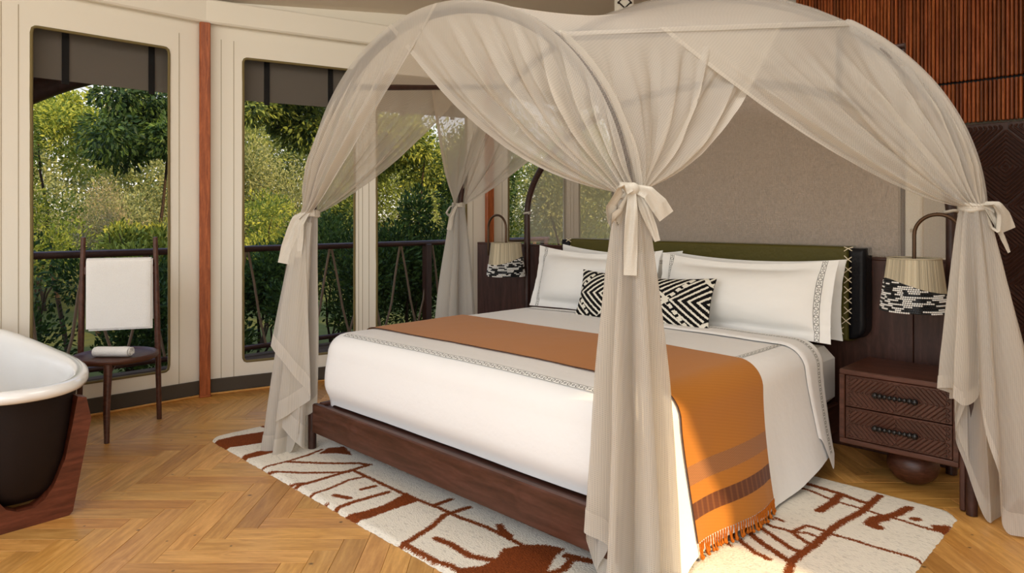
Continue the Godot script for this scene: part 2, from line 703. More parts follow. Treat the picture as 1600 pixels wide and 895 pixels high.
func make_tent() -> void:
	var wl := structure_root("wall_left")
	# along SEG_A v = t - 4.6; along SEG_B t runs from the first pole
	var wa := [[1.55, 2.45, 0.225, 2.575, 0.03], [3.564, 4.40, 0.225, 2.575, 0.03]]
	var wb := [[0.28, 1.161, 0.225, 2.575, 0.03], [1.357, 2.21, 0.225, 2.575, 0.03], [2.66, 3.31, 0.225, 2.575, 0.03], [3.49, 4.35, 0.225, 2.575, 0.03]]
	canvas_panel(wl, SEG_A, 0.0, 1.2, 0.0, 3.0)
	canvas_panel(wl, SEG_A, 1.2, 3.0, 0.0, 3.0, wa[0])
	canvas_panel(wl, SEG_A, 3.0, seg_len(SEG_A), 0.0, 3.0, wa[1])
	canvas_panel(wl, SEG_B, 0.0, 1.26, 0.0, 3.08, wb[0])
	canvas_panel(wl, SEG_B, 1.26, 2.43, 0.0, 3.18, wb[1])
	canvas_panel(wl, SEG_B, 2.43, 3.40, 0.0, 3.27, wb[2])
	canvas_panel(wl, SEG_B, 3.40, seg_len(SEG_B), 0.0, 3.45, wb[3])
	tent_window(1, SEG_A, wa[0])  # out of view, continues the row to let in more light
	tent_window(2, SEG_A, wa[1])
	for i in 4:
		tent_window(3 + i, SEG_B, wb[i])
	var i := 1
	for s in [SEG_A, SEG_B]:
		var L := seg_len(s)
		var bl := structure_root("baseboard_left")
		along(s, "skirting", 0.0, L, 0.068, 0.10, 0.012, 0.022, M.skirting, bl)
		along(s, "quarter_round", 0.0, L, 0.009, 0.018, 0.03, 0.02, M.plank, bl, 0.008)
		var tr := structure_root("trim_%d" % i)
		along(s, "pelmet", -0.02, L, 2.89, 0.18, 0.035, 0.06, M.canvas, tr, 0.012)
		i += 1
	# poles of red-brown wood in front of the canvas joints
	for t in [0.0, 2.43]:
		var p := seg_at(SEG_B, t, 0.0, 0.045)
		var mb := MB.new()
		var b := Basis(seg_dir(SEG_B), Vector3.UP, -seg_dir(SEG_B).cross(Vector3.UP))
		var o := thing("tent_pole", "tall square red-brown wooden tent pole between two tall windows, nearest the towel rack" if t == 0.0 else "square red-brown wooden tent pole behind the sheer curtain near the far wall lamp", "tent pole", p)
		mb.cbox(p + Vector3(0, 1.40, 0), Vector3(0.075, 2.80, 0.05), 0.006, b, Color(1, 1, 1), Vector2(t, 0.3))
		put("shaft", mb, M.red_wood, o)
		var ft := MB.new()
		ft.cbox(p + Vector3(0, 0.01, 0), Vector3(0.082, 0.02, 0.058), 0.004, b, Color(0.8, 0.8, 0.8))
		put("foot", ft, M.red_wood, o)

	# ceiling: two slopes of canvas
	var ce := MB.new()
	var b2 := Basis(Vector3(0, 0, 1), Vector3(1, 0.33, 0).normalized(), Vector3(0, 0, 1).cross(Vector3(1, 0.33, 0).normalized()))
	for sl in [[-1.85, 3.0], [3.0, 5.3]]:
		var x0: float = sl[0]
		var x1: float = sl[1]
		var lo := []
		var hi := []
		for q in [[x0, 4.7], [x1, 4.7], [x1, -5.3], [x0, -5.3]]:
			lo.append(Vector3(q[0], ceiling_h(q[0]), q[1]))
			hi.append(Vector3(q[0], ceiling_h(q[0]) + 0.05, q[1]))
		ce.face(lo, Vector3.DOWN)
		ce.face(hi, Vector3.UP)
		for k in 4:
			var k2 := (k + 1) % 4
			ce.face([lo[k], lo[k2], hi[k2], hi[k]], ((lo[k] + lo[k2]) / 2 - (lo[0] + lo[2]) / 2).normalized())
	structure("ceiling", ce, M.ceiling)
	var rp := MB.new()
	rp.cbox(Vector3(2.2, ceiling_h(2.2) - 0.02, 0.2), Vector3(1.5, 0.012, 2.8), 0.003, Basis(Vector3(0, 0, 1), atan(0.33)))
	structure("window_8", rp, M.ridge)  # unseen panel under the ceiling, glowing down on the bed

	# unseen right wall: gap shaped to let a sun strip onto throw and rug
	var wr := MB.new()
	var axes := Basis(Vector3(0, 0, -1), Vector3.UP, Vector3(1, 0, 0))
	var gap := [Vector2(0.42, 1.0), Vector2(0.50, 1.0), Vector2(0.78, 1.25), Vector2(0.93, 1.6), Vector2(0.98, 1.9), Vector2(0.80, 2.25), Vector2(0.60, 2.6), Vector2(0.42, 2.6)]
	wr.slab(PackedVector2Array([Vector2(-4.7, 0), Vector2(-4.3, 0), Vector2(-4.3, 2.62), Vector2(-1.5, 2.62), Vector2(-1.5, 0), Vector2(0.42, 0), Vector2(0.42, 3.9), Vector2(-4.7, 3.9)]), Vector3(5.2, 0, 0), axes, 0.05)
	wr.slab(PackedVector2Array([Vector2(0.42, 0), Vector2(5.3, 0), Vector2(5.3, 3.9), Vector2(0.42, 3.9), gap[7], gap[6], gap[5], gap[4], gap[3], gap[2], gap[1], gap[0]]), Vector3(5.2, 0, 0), axes, 0.05)
	structure("wall_right", wr, M.canvas)
	var aw := MB.new()  # added roof and wall out of view, block sun at the side opening
	aw.cbox(Vector3(6.3, 2.72, 2.6), Vector3(2.1, 0.05, 4.2), 0.005)
	aw.cbox(Vector3(7.3, 1.35, 2.6), Vector3(0.05, 2.7, 4.2), 0.005)
	structure("trim_3", aw, M.canvas)
	# unseen tent front behind the camera, left wide open to let daylight in
	var wf := MB.new()
	for q in [[-1.85, -1.2, 0.0, 3.2], [0.8, 1.0, 0.0, 3.2], [3.0, 3.2, 0.0, 3.2], [5.15, 5.3, 0.0, 3.2]]:
		wf.cbox(Vector3((q[0] + q[1]) / 2, (q[2] + q[3]) / 2, 4.66), Vector3(q[1] - q[0], q[3] - q[2], 0.05), 0.003)
	wf.slab(PackedVector2Array([Vector2(-1.85, 2.6), Vector2(5.3, 2.6), Vector2(5.3, 2.78), Vector2(-1.85, 2.78)]), Vector3(0, 0, 4.635), Basis(Vector3.RIGHT, Vector3.UP, Vector3(0, 0, 1)), 0.05)
	structure("wall_front", wf, M.canvas)
	# wall behind the slatted screen
	var wk := MB.new()
	wk.slab(PackedVector2Array([Vector2(-0.6, 0), Vector2(5.3, 0), Vector2(5.3, 3.9), Vector2(3.0, 4.6), Vector2(-0.6, 3.4)]), Vector3(0, 0, -5.25), Basis(Vector3.RIGHT, Vector3.UP, Vector3(0, 0, 1)), 0.05)
	structure("wall_back", wk, M.canvas)


# ---------------------------------------------------------------- floor
func on_screen(p: Vector3) -> Vector2:
	var r := p - CAM
	var d := r.dot(Vector3(-0.7038, 0, -0.7104))
	if d < 0.2:
		return Vector2(-9999, -9999)
	return Vector2(800 + 1080 * r.dot(Vector3(0.7104, 0, -0.7038)) / d, 338 - 1080 * r.y / d)


func make_floor() -> void:
	var base := MB.new()
	base.cbox(Vector3(1.75, -0.036, -0.3), Vector3(7.1, 0.046, 9.95), 0.0)
	var fl := structure("floor", base, M.subfloor)
	# the planks run along and across the diagonal of the bed
	var q := sqrt(0.5)
	var ex := Vector3(q, 0, -q)
	var ey := Vector3(-q, 0, -q)
	var L := 0.6
	var w := 0.1
	var o := Vector3(3.622, 0, 2.02) + ex * (-1.588 - L) + ey * (3.199 - w)
	var room := PackedVector2Array([Vector2(-1.72, -4.6), Vector2(5.2, -4.6), Vector2(5.2, 5.2), Vector2(-0.36, 5.2), Vector2(-1.69, 0.05)])
	var list := []
	for i in range(-80, 80):
		for j in range(-14, 14):
			for k in 2:
				var lo := Vector2(i * w + j * L, i * w - j * L)
				var sz := Vector2(L, w)
				if k == 1:
					lo += Vector2(L, w - L)
					sz = Vector2(w, L)
				var c := lo + sz / 2
				var wc := o + ex * c.x + ey * c.y
				var poly := PackedVector2Array()
				for cc in [Vector2(0, 0), Vector2(1, 0), Vector2(1, 1), Vector2(0, 1)]:
					var g: Vector3 = o + ex * (lo.x + cc.x * sz.x) + ey * (lo.y + cc.y * sz.y)
					poly.append(Vector2(g.x, -g.z))
				if wc.x < -2.3 or wc.x > 5.7 or wc.z > 5.0 or wc.z < -5.7:
					continue
				var cut := Geometry2D.intersect_polygons(poly, room)
				if cut.is_empty():
					continue
				var whole := true
				for p in poly:
					whole = whole and Geometry2D.is_point_in_polygon(p, room)
				var s := on_screen(wc)
				var seen := s.x > -60 and s.x < 1660 and s.y < 960 and s.y > 500
				var under := wc.x > -0.55 and wc.x < 2.8 and -wc.z > -0.27 and -wc.z < 2.2
				var d := (wc - CAM).length()
				list.append([(0.0 if seen and not under else 100.0) + d, wc, k, cut[0], whole])
	list.sort_custom(func(a, b): return a[0] < b[0])
	var rest := MB.new()
	var r := RandomNumberGenerator.new()
	r.seed = 77
	for n in list.size():
		var e: Array = list[n]
		var single: bool = n < 290 and e[0] < 100.0
		var mb: MB = MB.new() if single else rest
		var tone := r.randf_range(0.76, 1.06)
		var col := Color(tone, tone * r.randf_range(0.94, 1.02), tone * r.randf_range(0.86, 1.0))
		if r.randf() < 0.14:
			col = Color(col.r * 0.8, col.g * 0.74, col.b * 0.66)
		var uo := Vector2(r.randf(), r.randf())
		var wc: Vector3 = e[1]
		if e[4]:
			var bb := Basis(ex, Vector3.UP, -ey) if e[2] == 0 else Basis(ey, Vector3.UP, ex)
			mb.cbox(wc + Vector3(0, -0.0065 + r.randf_range(-0.0004, 0.0004), 0), Vector3(L - 0.0012, 0.013, w - 0.0012), 0.0011, bb, col, uo, 1.0)
		else:
			mb.slab(e[3], Vector3(0, -0.013, 0), Basis(Vector3.RIGHT, Vector3(0, 0, -1), Vector3.UP), 0.013, col, 1.0, uo)
		if single:
			put("plank", mb, M.plank, fl)
	put("plank_field", rest, M.plank, fl, "stuff")


# ---------------------------------------------------------------- rug
const RUG_X0 := -0.63
const RUG_X1 := 2.87
const RUG_V0 := -0.345
const RUG_V1 := 1.62
# strokes of the woven pattern in metres from the rug's corner: [width, points]; width 0 is a filled shape
const STROKES := [
	[0.000, "0.10,-0.02 0.10,0.14 0.14,0.31 0.34,0.21 0.30,0.07 0.26,-0.03"],
	[0.000, "0.47,-0.04 0.46,0.09 0.47,0.18 0.51,0.21 0.54,0.16 0.54,0.05 0.51,-0.04"],
	[0.014, "0.02,0.33 0.10,0.34"],
	[0.011, "0.72,-0.03 0.73,0.15 0.72,0.26 0.69,0.37"],
	[0.000, "0.74,0.32 0.69,0.41 0.74,0.49 0.90,0.44 0.81,0.40"],
	[0.014, "0.74,0.14 0.88,0.25 1.03,0.40 1.09,0.42"],
	[0.013, "0.75,-0.04 0.94,0.11 1.05,0.23 1.10,0.29"],
	[0.015, "1.08,-0.05 1.09,0.12 1.09,0.29 1.09,0.43"],
	[0.013, "0.96,-0.04 1.04,0.00 1.09,0.07"],
	[0.011, "1.23,-0.05 1.23,0.09 1.20,0.23 1.22,0.32"],
	[0.012, "1.11,0.32 1.26,0.32 1.51,0.32 1.67,0.33 1.80,0.34 1.93,0.34 2.08,0.36 2.30,0.35"],
	[0.014, "1.37,-0.05 1.37,0.00"],
	[0.017, "1.32,0.08 1.40,0.11"],
	[0.015, "1.35,0.21 1.36,0.28"],
	[0.016, "1.46,-0.04 1.45,0.10 1.47,0.28"],
	[0.000, "1.54,-0.03 1.57,0.08 1.58,0.18 1.54,0.34 1.66,0.33 1.65,0.18 1.65,0.05 1.62,-0.05"],
	[0.016, "1.95,-0.04 1.95,0.05 1.91,0.20 1.86,0.31 1.88,0.44"],
	[0.016, "1.75,0.34 1.75,0.44"],
	[0.024, "2.11,0.41 2.16,0.38 2.21,0.37"],
	[0.024, "2.01,0.14 2.10,0.15 2.22,0.14 2.31,0.18"],
	[0.000, "2.31,0.20 2.27,0.27 2.31,0.36 2.37,0.42 2.45,0.45 2.46,0.38 2.50,0.29 2.55,0.21 2.33,-0.05 2.26,0.05 2.31,0.12"],
	[0.014, "1.95,0.02 2.06,0.02 2.15,0.02 2.23,0.04 2.31,0.03"],
	[0.028, "2.49,0.41 2.56,0.43 2.63,0.47"],
	[0.017, "2.52,0.22 2.55,0.32 2.52,0.41"],
	[0.022, "2.83,1.82 2.93,1.81 3.04,1.80 3.10,1.78 3.16,1.77"],
	[0.010, "2.82,1.74 2.92,1.74 3.03,1.70 3.10,1.69 3.18,1.69 3.26,1.68 3.33,1.69 3.41,1.68 3.47,1.68"],
	[0.029, "3.04,1.77 3.05,1.66 3.04,1.53"],
	[0.024, "3.18,1.91 3.18,1.76 3.18,1.65 3.16,1.52 3.15,1.41 3.15,1.30 3.15,1.17 3.14,1.06 3.14,0.98 3.17,0.88"],
	[0.028, "3.32,1.86 3.30,1.74 3.27,1.66"],
	[0.039, "3.27,1.65 3.25,1.61 3.25,1.55 3.28,1.54"],
	[0.027, "3.37,1.74 3.38,1.75"],
	[0.000, "3.44,1.73 3.47,1.75 3.50,1.80 3.51,1.69 3.46,1.67"],
	[0.009, "3.17,1.33 3.25,1.34 3.34,1.34 3.42,1.35 3.50,1.35"],
	[0.011, "3.04,1.25 3.06,1.34 3.14,1.34"],
	[0.008, "3.04,1.24 3.09,1.27 3.15,1.26"],
	[0.012, "3.03,1.24 3.09,1.20 3.15,1.17"],
	[0.019, "2.84,1.24 2.93,1.18 3.02,1.13 3.09,1.09 3.15,1.08"],
	[0.022, "2.83,1.17 2.94,1.08 3.03,1.03 3.11,0.99 3.14,0.98"],
	[0.018, "2.85,1.05 2.93,1.00 3.01,0.95 3.07,0.94"],
	[0.011, "2.86,1.25 2.96,1.23 3.04,1.24"],
	[0.010, "2.82,1.47 2.87,1.51"],
	[0.009, "2.90,1.30 2.93,1.30"],
	[0.008, "2.93,1.32 2.97,1.31"],
	[0.009, "2.87,0.96 2.91,0.94"]
]


func rug_texture() -> Image:
	var sc := 420.0
	var w := int((RUG_X1 - RUG_X0) * sc)
	var h := int((RUG_V1 - RUG_V0) * sc)
	var im := Image.create(w, h, false, Image.FORMAT_RGB8)
	im.fill(srgb(232, 226, 212))
	var r := RandomNumberGenerator.new()
	r.seed = 4
	for i in 26000:
		var g := r.randf_range(0.90, 1.03)
		im.fill_rect(Rect2i(r.randi() % w, r.randi() % h, r.randi_range(3, 9), r.randi_range(1, 3)), Color(0.91 * g, 0.885 * g, 0.83 * g))
	for st in STROKES:
		var pts := PackedVector2Array()
		for p in (st[1] as String).split(" "):
			var q := p.split(",")
			pts.append(Vector2(float(q[0]), float(q[1])) * sc)
		var hw: float = maxf(float(st[0]) * (0.95 if float(st[0]) < 0.018 else 0.72), 0.009) * sc
		var lo := pts[0]
		var hi := pts[0]
		for p in pts:
			lo = lo.min(p)
			hi = hi.max(p)
		for y in range(maxi(0, int(lo.y - hw - 4)), mini(h, int(hi.y + hw + 4))):
			for x in range(maxi(0, int(lo.x - hw - 4)), mini(w, int(hi.x + hw + 4))):
				var p := Vector2(x, y)
				p += Vector2(N(x * 4.0, y * 9.0, 3.0), N(x * 9.0, y * 4.0, 9.0)) * 7.0
				var inside := false
				if st[0] > 0.0:
					for k in pts.size() - 1:
						if Geometry2D.get_closest_point_to_segment(p, pts[k], pts[k + 1]).distance_to(p) < hw:
							inside = true
							break
				else:
					inside = Geometry2D.is_point_in_polygon(p, pts)
				if inside:
					var g: float = 0.85 + 0.3 * N(x * 22.0, y * 6.0, 20.0) + 0.12 * N(x * 50.0, y * 50.0)
					im.set_pixel(x, y, Color(0.57 * g, 0.29 * g, 0.14 * g))
	return im


func make_rug() -> void:
	var im := rug_texture()
	var m := mat(Color.WHITE, 0.95, 0.2)
	m.albedo_texture = ImageTexture.create_from_image(im)
	m.heightmap_enabled = true
	m.heightmap_texture = ImageTexture.create_from_image(noise_image(1024, 1024, 0.28, 8, 2))
	m.heightmap_scale = 0.35
	m.uv1_scale = Vector3.ONE
	var nx := 260
	var nv := 150
	var P := PackedVector3Array()
	for j in nv + 1:
		for i in nx + 1:
			var a := float(i) / nx
			var b := float(j) / nv
			var x := lerpf(RUG_X0, RUG_X1, a)
			var v := lerpf(RUG_V0, RUG_V1, b)
			var e := minf(minf(a, 1 - a) * (RUG_X1 - RUG_X0), minf(b, 1 - b) * (RUG_V1 - RUG_V0))
			# rounded corners
			var cx := minf(a, 1 - a) * (RUG_X1 - RUG_X0)
			var cv := minf(b, 1 - b) * (RUG_V1 - RUG_V0)
			if cx < 0.09 and cv < 0.09:
				var dd := Vector2(0.09 - cx, 0.09 - cv)
				var mx := maxf(dd.x, dd.y)
				if dd.length() > 0.001:
					var k := mx / dd.length()
					x += (dd.x - dd.x * k) * (1.0 if a < 0.5 else -1.0)
					v += (dd.y - dd.y * k) * (1.0 if b < 0.5 else -1.0)
					e = minf(e, 0.09 - mx)
			var rough := sm(0.0, 0.03, e)
			x += 0.008 * N(v * 700.0, 7.0 + x) * (1.0 - rough) + 0.012 * N(v * 3.0, 90.0)
			v += 0.008 * N(x * 700.0, 17.0 + v) * (1.0 - rough) + 0.012 * N(x * 3.0, 60.0)
			var h := 0.015 * sqrt(clampf(e / 0.02, 0.0, 1.0)) + 0.0025 * N(x * 60.0, v * 60.0) * rough + 0.002 * N(x * 11.0, v * 11.0) * rough
			P.append(P3(x, v, maxf(h, 0.001)))
	var mb := MB.new()
	mb.grid(P, nx, nv)
	var o := put("rug", mb, m)
	tag(o, "cream rug with hand-drawn rust-brown lines, bars and blotches lying under the canopy bed", "rug")


# ---------------------------------------------------------------- bed
const BED_X1 := 2.2
const TOP := 0.675
const FIL := 0.115
const HEAD_V := 1.76


# a point of the duvet. P = point of the outline (x, v), Q = outward direction, a = how far past the top edge: < 0 is inwards on the top,
# 0..1 runs down the rounded edge, > 1 hangs (a - 1 = metres below the rounding)
func duvet_at(P: Vector2, Q: Vector2, a: float, lift := 0.0) -> Vector3:
	var p := P
	var h := TOP
	var out := Vector3(0, 1, 0)
	var right := clampf(Q.x, 0.0, 1.0)
	var foot := clampf(-Q.y, 0.0, 1.0)
	if a <= 0.0:
		p = P - Q * (FIL - a)
	elif a <= 1.0:
		var t := a * PI / 2
		p = P - Q * (FIL * (1.0 - sin(t)))
		h = TOP - FIL * (1.0 - cos(t))
		out = Vector3(Q.x * sin(t), cos(t), -Q.y * sin(t))
	else:
		var d := a - 1.0
		h = TOP - FIL - d
		out = Vector3(Q.x, 0, -Q.y)
		var s := P.x * 1.0 + P.y
		var flare := right * right * (0.075 * pow(d / 0.5, 1.4) + (0.020 * sin(P.y * 9.0 + 0.6) + 0.022 * N(P.y * 26.0, h * 5.0, 4.0)) * d / 0.5)
		flare += foot * foot * (0.022 * sin(clampf(d / 0.28, 0, 1) * PI) - 0.028 * sm(0.17, 0.28, d) + 0.012 * N(P.x * 12.0, h * 9.0, 14.0) * d / 0.28)
		p += Q * flare
	var soft := 0.007 * N(p.x * 9.0, p.y * 9.0, 1.0) + 0.004 * N(p.x * 30.0 + h * 8.0, p.y * 22.0, 2.0)
	if a <= 1.0:
		h += 0.012 * sin(clampf((p.x - 0.1) / 2.0, 0, 1) * PI) * (1.0 - maxf(a, 0.0))
	return P3(p.x, p.y, h) + out * (soft + lift)


# the duvet across the bed at v: s = metres from the left edge over the top and down the right side
func duvet_across(s: float, v: float, lift: float) -> Vector3:
	var flat := BED_X1 - FIL
	if s <= flat:
		var p := duvet_at(Vector2(BED_X1, v), Vector2(1, 0), s - flat, lift)
		if s < FIL:
			p.y -= FIL * (1.0 - sqrt(maxf(0.0, 1.0 - pow((FIL - s) / FIL, 2))))
		return p
	var arc := FIL * PI / 2
	if s <= flat + arc:
		return duvet_at(Vector2(BED_X1, v), Vector2(1, 0), (s - flat) / arc, lift)
	return duvet_at(Vector2(BED_X1, v), Vector2(1, 0), 1.0 + s - flat - arc, lift)


func past_edge(t: float) -> float:
	return t if t <= 0.0 else t / (FIL * PI / 2)


func chain_texture() -> ImageTexture:
	return tex(64, 64, func(x, y):
		var col := Color(0.955, 0.95, 0.935)
		var ink := false
		if y in [3, 4, 5, 6, 7, 56, 57, 58, 59, 60]:
			ink = true
		var e1 := Vector2((x - 16.0) / 14.0, (y - 32.0) / 19.0).length()
		var e2 := Vector2((x - 48.0) / 9.0, (y - 32.0) / 12.0).length()
		if (e1 > 0.62 and e1 < 1.0) or (e2 > 0.4 and e2 < 1.0):
			ink = true
		return Color(0.40, 0.40, 0.39) if ink else col)


func strip(path: Callable, s0: float, s1: float, n: int) -> MB:
	var mb := MB.new()
	var P := PackedVector3Array()
	var len := 0.0
	for j in 5:
		for i in n + 1:
			P.append(path.call(lerpf(s0, s1, float(i) / n), j / 4.0 - 0.5))
	for i in n:
		len += P[i].distance_to(P[i + 1])
	var up := (P[1] - P[0]).cross(P[n + 1] - P[0]).y
	mb.grid(P, n, 4, false, Vector2(roundf(len / 0.042), 1), up < 0.0)
	return mb


func make_bed() -> void:
	var bed := thing("platform_bed", "low dark walnut bed frame with a deep plain foot rail under the white bedding", "bed frame", P3(1.1, 1.0, 0))
	var mb := MB.new()
	mb.cbox(P3(1.105, -0.004, 0.20), Vector3(2.135, 0.165, 0.036), 0.006, Basis.IDENTITY, Color(1, 1, 1), Vector2(0.1, 0.4), 0.8)
	put("foot_rail", mb, M.walnut, bed)
	for x in [0.055, 2.145]:
		mb = MB.new()
		mb.cbox(P3(x, 1.07, 0.20), Vector3(0.036, 0.165, 2.10), 0.006, Basis.IDENTITY, Color(1, 1, 1), Vector2(x, 0.7), 0.8)
		put("side_rail", mb, M.walnut, bed)
	mb = MB.new()
	mb.cbox(P3(1.1, 1.13, 0.085), Vector3(1.96, 0.13, 1.96), 0.004)
	put("plinth", mb, M.dark_walnut, bed)
	mb = MB.new()
	mb.cbox(P3(1.1, 1.07, 0.25), Vector3(2.1, 0.03, 2.08), 0.004)
	put("slat_base", mb, M.dark_walnut, bed)

	# mattress
	mb = MB.new()
	mb.cbox(P3(1.1, 1.09, 0.44), Vector3(2.13, 0.34, 2.04), 0.06)
	var o := put("mattress", mb, M.white_cloth)
	tag(o, "white mattress whose sheeted corner shows beside the pillows over the nightstand", "mattress")

	# duvet: outline from the left head round the foot to the right head
	var outl := []
	var rc := 0.15
	var v0 := 0.035
	for k in 26:
		outl.append([Vector2(0.0, lerpf(HEAD_V, v0 + rc, k / 25.0)), Vector2(-1, 0)])
	for k in range(1, 12):
		var a := PI / 2 * k / 12.0
		outl.append([Vector2(rc - rc * cos(a), v0 + rc - rc * sin(a)), Vector2(-cos(a), -sin(a))])
	for k in 44:
		outl.append([Vector2(lerpf(rc, BED_X1 - rc, k / 43.0), v0), Vector2(0, -1)])
	for k in range(1, 12):
		var a := PI / 2 * k / 12.0
		outl.append([Vector2(BED_X1 - rc + rc * sin(a), v0 + rc - rc * cos(a)), Vector2(sin(a), -cos(a))])
	for k in 60:
		outl.append([Vector2(BED_X1, lerpf(v0 + rc, HEAD_V, k / 59.0)), Vector2(1, 0)])
	var n := outl.size() - 1
	var P := PackedVector3Array()
	var rows := 0
	for j in 16:
		var t := j / 15.0
		for e in outl:
			var edge: Vector2 = e[0] - e[1] * FIL
			var spine := Vector2(1.1, maxf(edge.y, 0.9))
			var p := spine.lerp(edge, t)
			var q := duvet_at(p + e[1] * FIL, e[1], 0.0)
			P.append(q)
		rows += 1
	for j in range(1, 8):
		for e in outl:
			P.append(duvet_at(e[0], e[1], j / 7.0))
		rows += 1
	for j in range(1, 15):
		for e in outl:
			var right := clampf(e[1].x, 0.0, 1.0)
			var left := clampf(-e[1].x, 0.0, 1.0)
			var drop := 0.282 + 0.24 * right * right + 0.17 * left * left + right * (0.012 * sin(e[0].y * 7.0) + 0.01 * N(e[0].y * 20.0))
			if right > 0.9:
				drop += 0.02 * sm(0.35, 0.15, e[0].y) - 0.06 * sm(1.2, 1.7, e[0].y)
			P.append(duvet_at(e[0], e[1], 1.0 + drop * j / 14.0))
		rows += 1
	mb = MB.new()
	mb.grid(P, n, rows - 1)
	var duv := thing("duvet", "plump white duvet with grey chain embroidery hanging over the sides of the bed", "duvet", P3(1.1, 0.9, 0.6))
	put("cover", mb, M.white_cloth, duv)
	var ch := mat(Color.WHITE, 0.85, 0.3)
	ch.albedo_texture = chain_texture()
	M.chain = ch
	put("embroidered_band", strip(func(s, w): return duvet_at(Vector2(s, 0.035), Vector2(0, -1), past_edge(0.030 + w * 0.036), 0.0025), 0.16, 2.07, 90), ch, duv)
	put("embroidered_band", strip(func(s, w): return duvet_at(Vector2(BED_X1, s), Vector2(1, 0), -0.012 + w * 0.036, 0.0025), 0.13, 1.64, 80), ch, duv)
	put("embroidered_band", strip(func(s, w): return duvet_across(s, 1.67 + w * 0.036, 0.0025 + 0.016 * sm(1.15, 1.5, s)), 0.12, 2.70, 160), ch, duv)
	# the head end of the duvet turned back in a soft band that falls down the right side
	P = PackedVector3Array()
	for j in 21:
		for i in 91:
			var w := j / 20.0
			var send := 2.60 + 0.17 * sm(0.0, 0.45, w) - 0.07 * sm(0.5, 1.0, w)
			var s := lerpf(1.1, send, i / 90.0)
			var v := lerpf(1.52 + 0.05 * sm(2.1, 2.7, s), 1.765 + 0.01 * N(s * 30.0), w)
			var puff := (0.004 + 0.020 * pow(sin(clampf(w * 1.05, 0, 1) * PI), 0.5)) * sm(1.1, 1.45, s)
			P.append(duvet_across(s, v, 0.0015 + minf(puff, 0.0155) + 0.006 * N(s * 14.0, v * 40.0, 8.0) * sm(1.4, 1.7, s)))
	var fb := MB.new()
	fb.grid(P, 90, 20)
	put("turned_edge", fb, M.white_cloth, duv)

	# throw across the foot
	var th := thing("bed_throw", "burnt-orange woven throw with tan and brown stripes and a tasselled end laid across the bed", "throw", P3(1.1, 0.7, 0.69))
	var nu := 150
	var nv := 34
	var s1 := 2.085 + FIL * PI / 2 + 0.475
	P = PackedVector3Array()
	for j in nv + 1:
		for i in nu + 1:
			var s := lerpf(0.02, s1, float(i) / nu)
			var w := float(j) / nv
			var drop := sm(2.1, s1, s)
			var v := lerpf(0.335 + 0.05 * drop, 1.05 - 0.03 * drop, w) + 0.006 * N(s * 6.0, 40.0 + w * 3.0)
			P.append(duvet_across(s, v, 0.008 + 0.003 * N(s * 20.0, v * 20.0, 30.0)))
	mb = MB.new()
	mb.grid(P, nu, nv)
	var tm := mat(Color.WHITE, 0.9, 0.2)
	var total := s1 - 0.02
	tm.albedo_texture = tex(1024, 64, func(x, y):
		var d: float = (1.0 - (x + 0.5) / 1024.0) * total
		var q := Color(0.73, 0.465, 0.165)
		if d > 0.085 and d < 0.150:
			q = Color(0.40, 0.225, 0.13) if y % 4 < 3 else Color(0.50, 0.31, 0.17)
		elif d > 0.215 and d < 0.290:
			q = Color(0.66, 0.45, 0.285) if (x + y) % 3 else Color(0.58, 0.38, 0.22)
		var g: float = 0.96 + 0.08 * float((x * 7 + y * 13) % 5) / 5.0
		return Color(q.r * g, q.g * g, q.b * g))
	tm.rim_enabled = true
	tm.rim = 0.3
	tm.rim_tint = 0.8
	put("woven_cloth", mb, tm, th)
	var hem := MB.new()
	var edge := []
	for i in nu + 1:
		edge.append(P[i])
	hem.tube(edge, 0.0018, 6)
	put("edge_cord", hem, mat(srgb(74, 42, 24), 0.9), th)
	var tm2 := mat(srgb(188, 104, 34), 0.9, 0.2)
	rng.seed = 5
	for k in 38:
		var f := (k + 0.5) / 38.0
		var a: Vector3 = P[int(f * nv) * (nu + 1) + nu]
		var b: Vector3 = P[mini(int(f * nv) + 1, nv) * (nu + 1) + nu]
		var top := a.lerp(b, fposmod(f * nv, 1.0))
		var ts := MB.new()
		var path := []
		var rad := []
		var len := rng.randf_range(0.058, 0.085)
		var lean := Vector3(rng.randf_range(-0.012, 0.02), 0, rng.randf_range(-0.014, 0.014))
		for i in 9:
			var t := i / 8.0
			var pt := top + Vector3(0.003, -len * t, 0) + lean * t * t
			pt.y = maxf(pt.y, 0.03)
			path.append(pt)
			rad.append([0.003, 0.004, 0.003, 0.004, 0.003, 0.004, 0.0075, 0.0085, 0.004][i])
		ts.tube(path, rad, 6)
		put("tassel", ts, tm2, th)

	# headboard
	var hb := thing("headboard", "olive green leather headboard with black leather ends cross-stitched in pale cord", "headboard", P3(1.17, 2.18, 0.6))
	var hv := 2.242
	var back := Basis(Vector3.RIGHT, Vector3.UP, Vector3(0, 0, 1))
	put("olive_panel", cushion(0.125, 2.215, 0.63, 1.18, hv, 0.1, 0.02), M.leather, hb)
	for e in [[0.05, 0.135], [2.205, 2.30]]:
		put("black_end", cushion(e[0], e[1], 0.645, 1.172, hv + 0.002, 0.115, 0.03, 0.08), M.black_leather, hb)
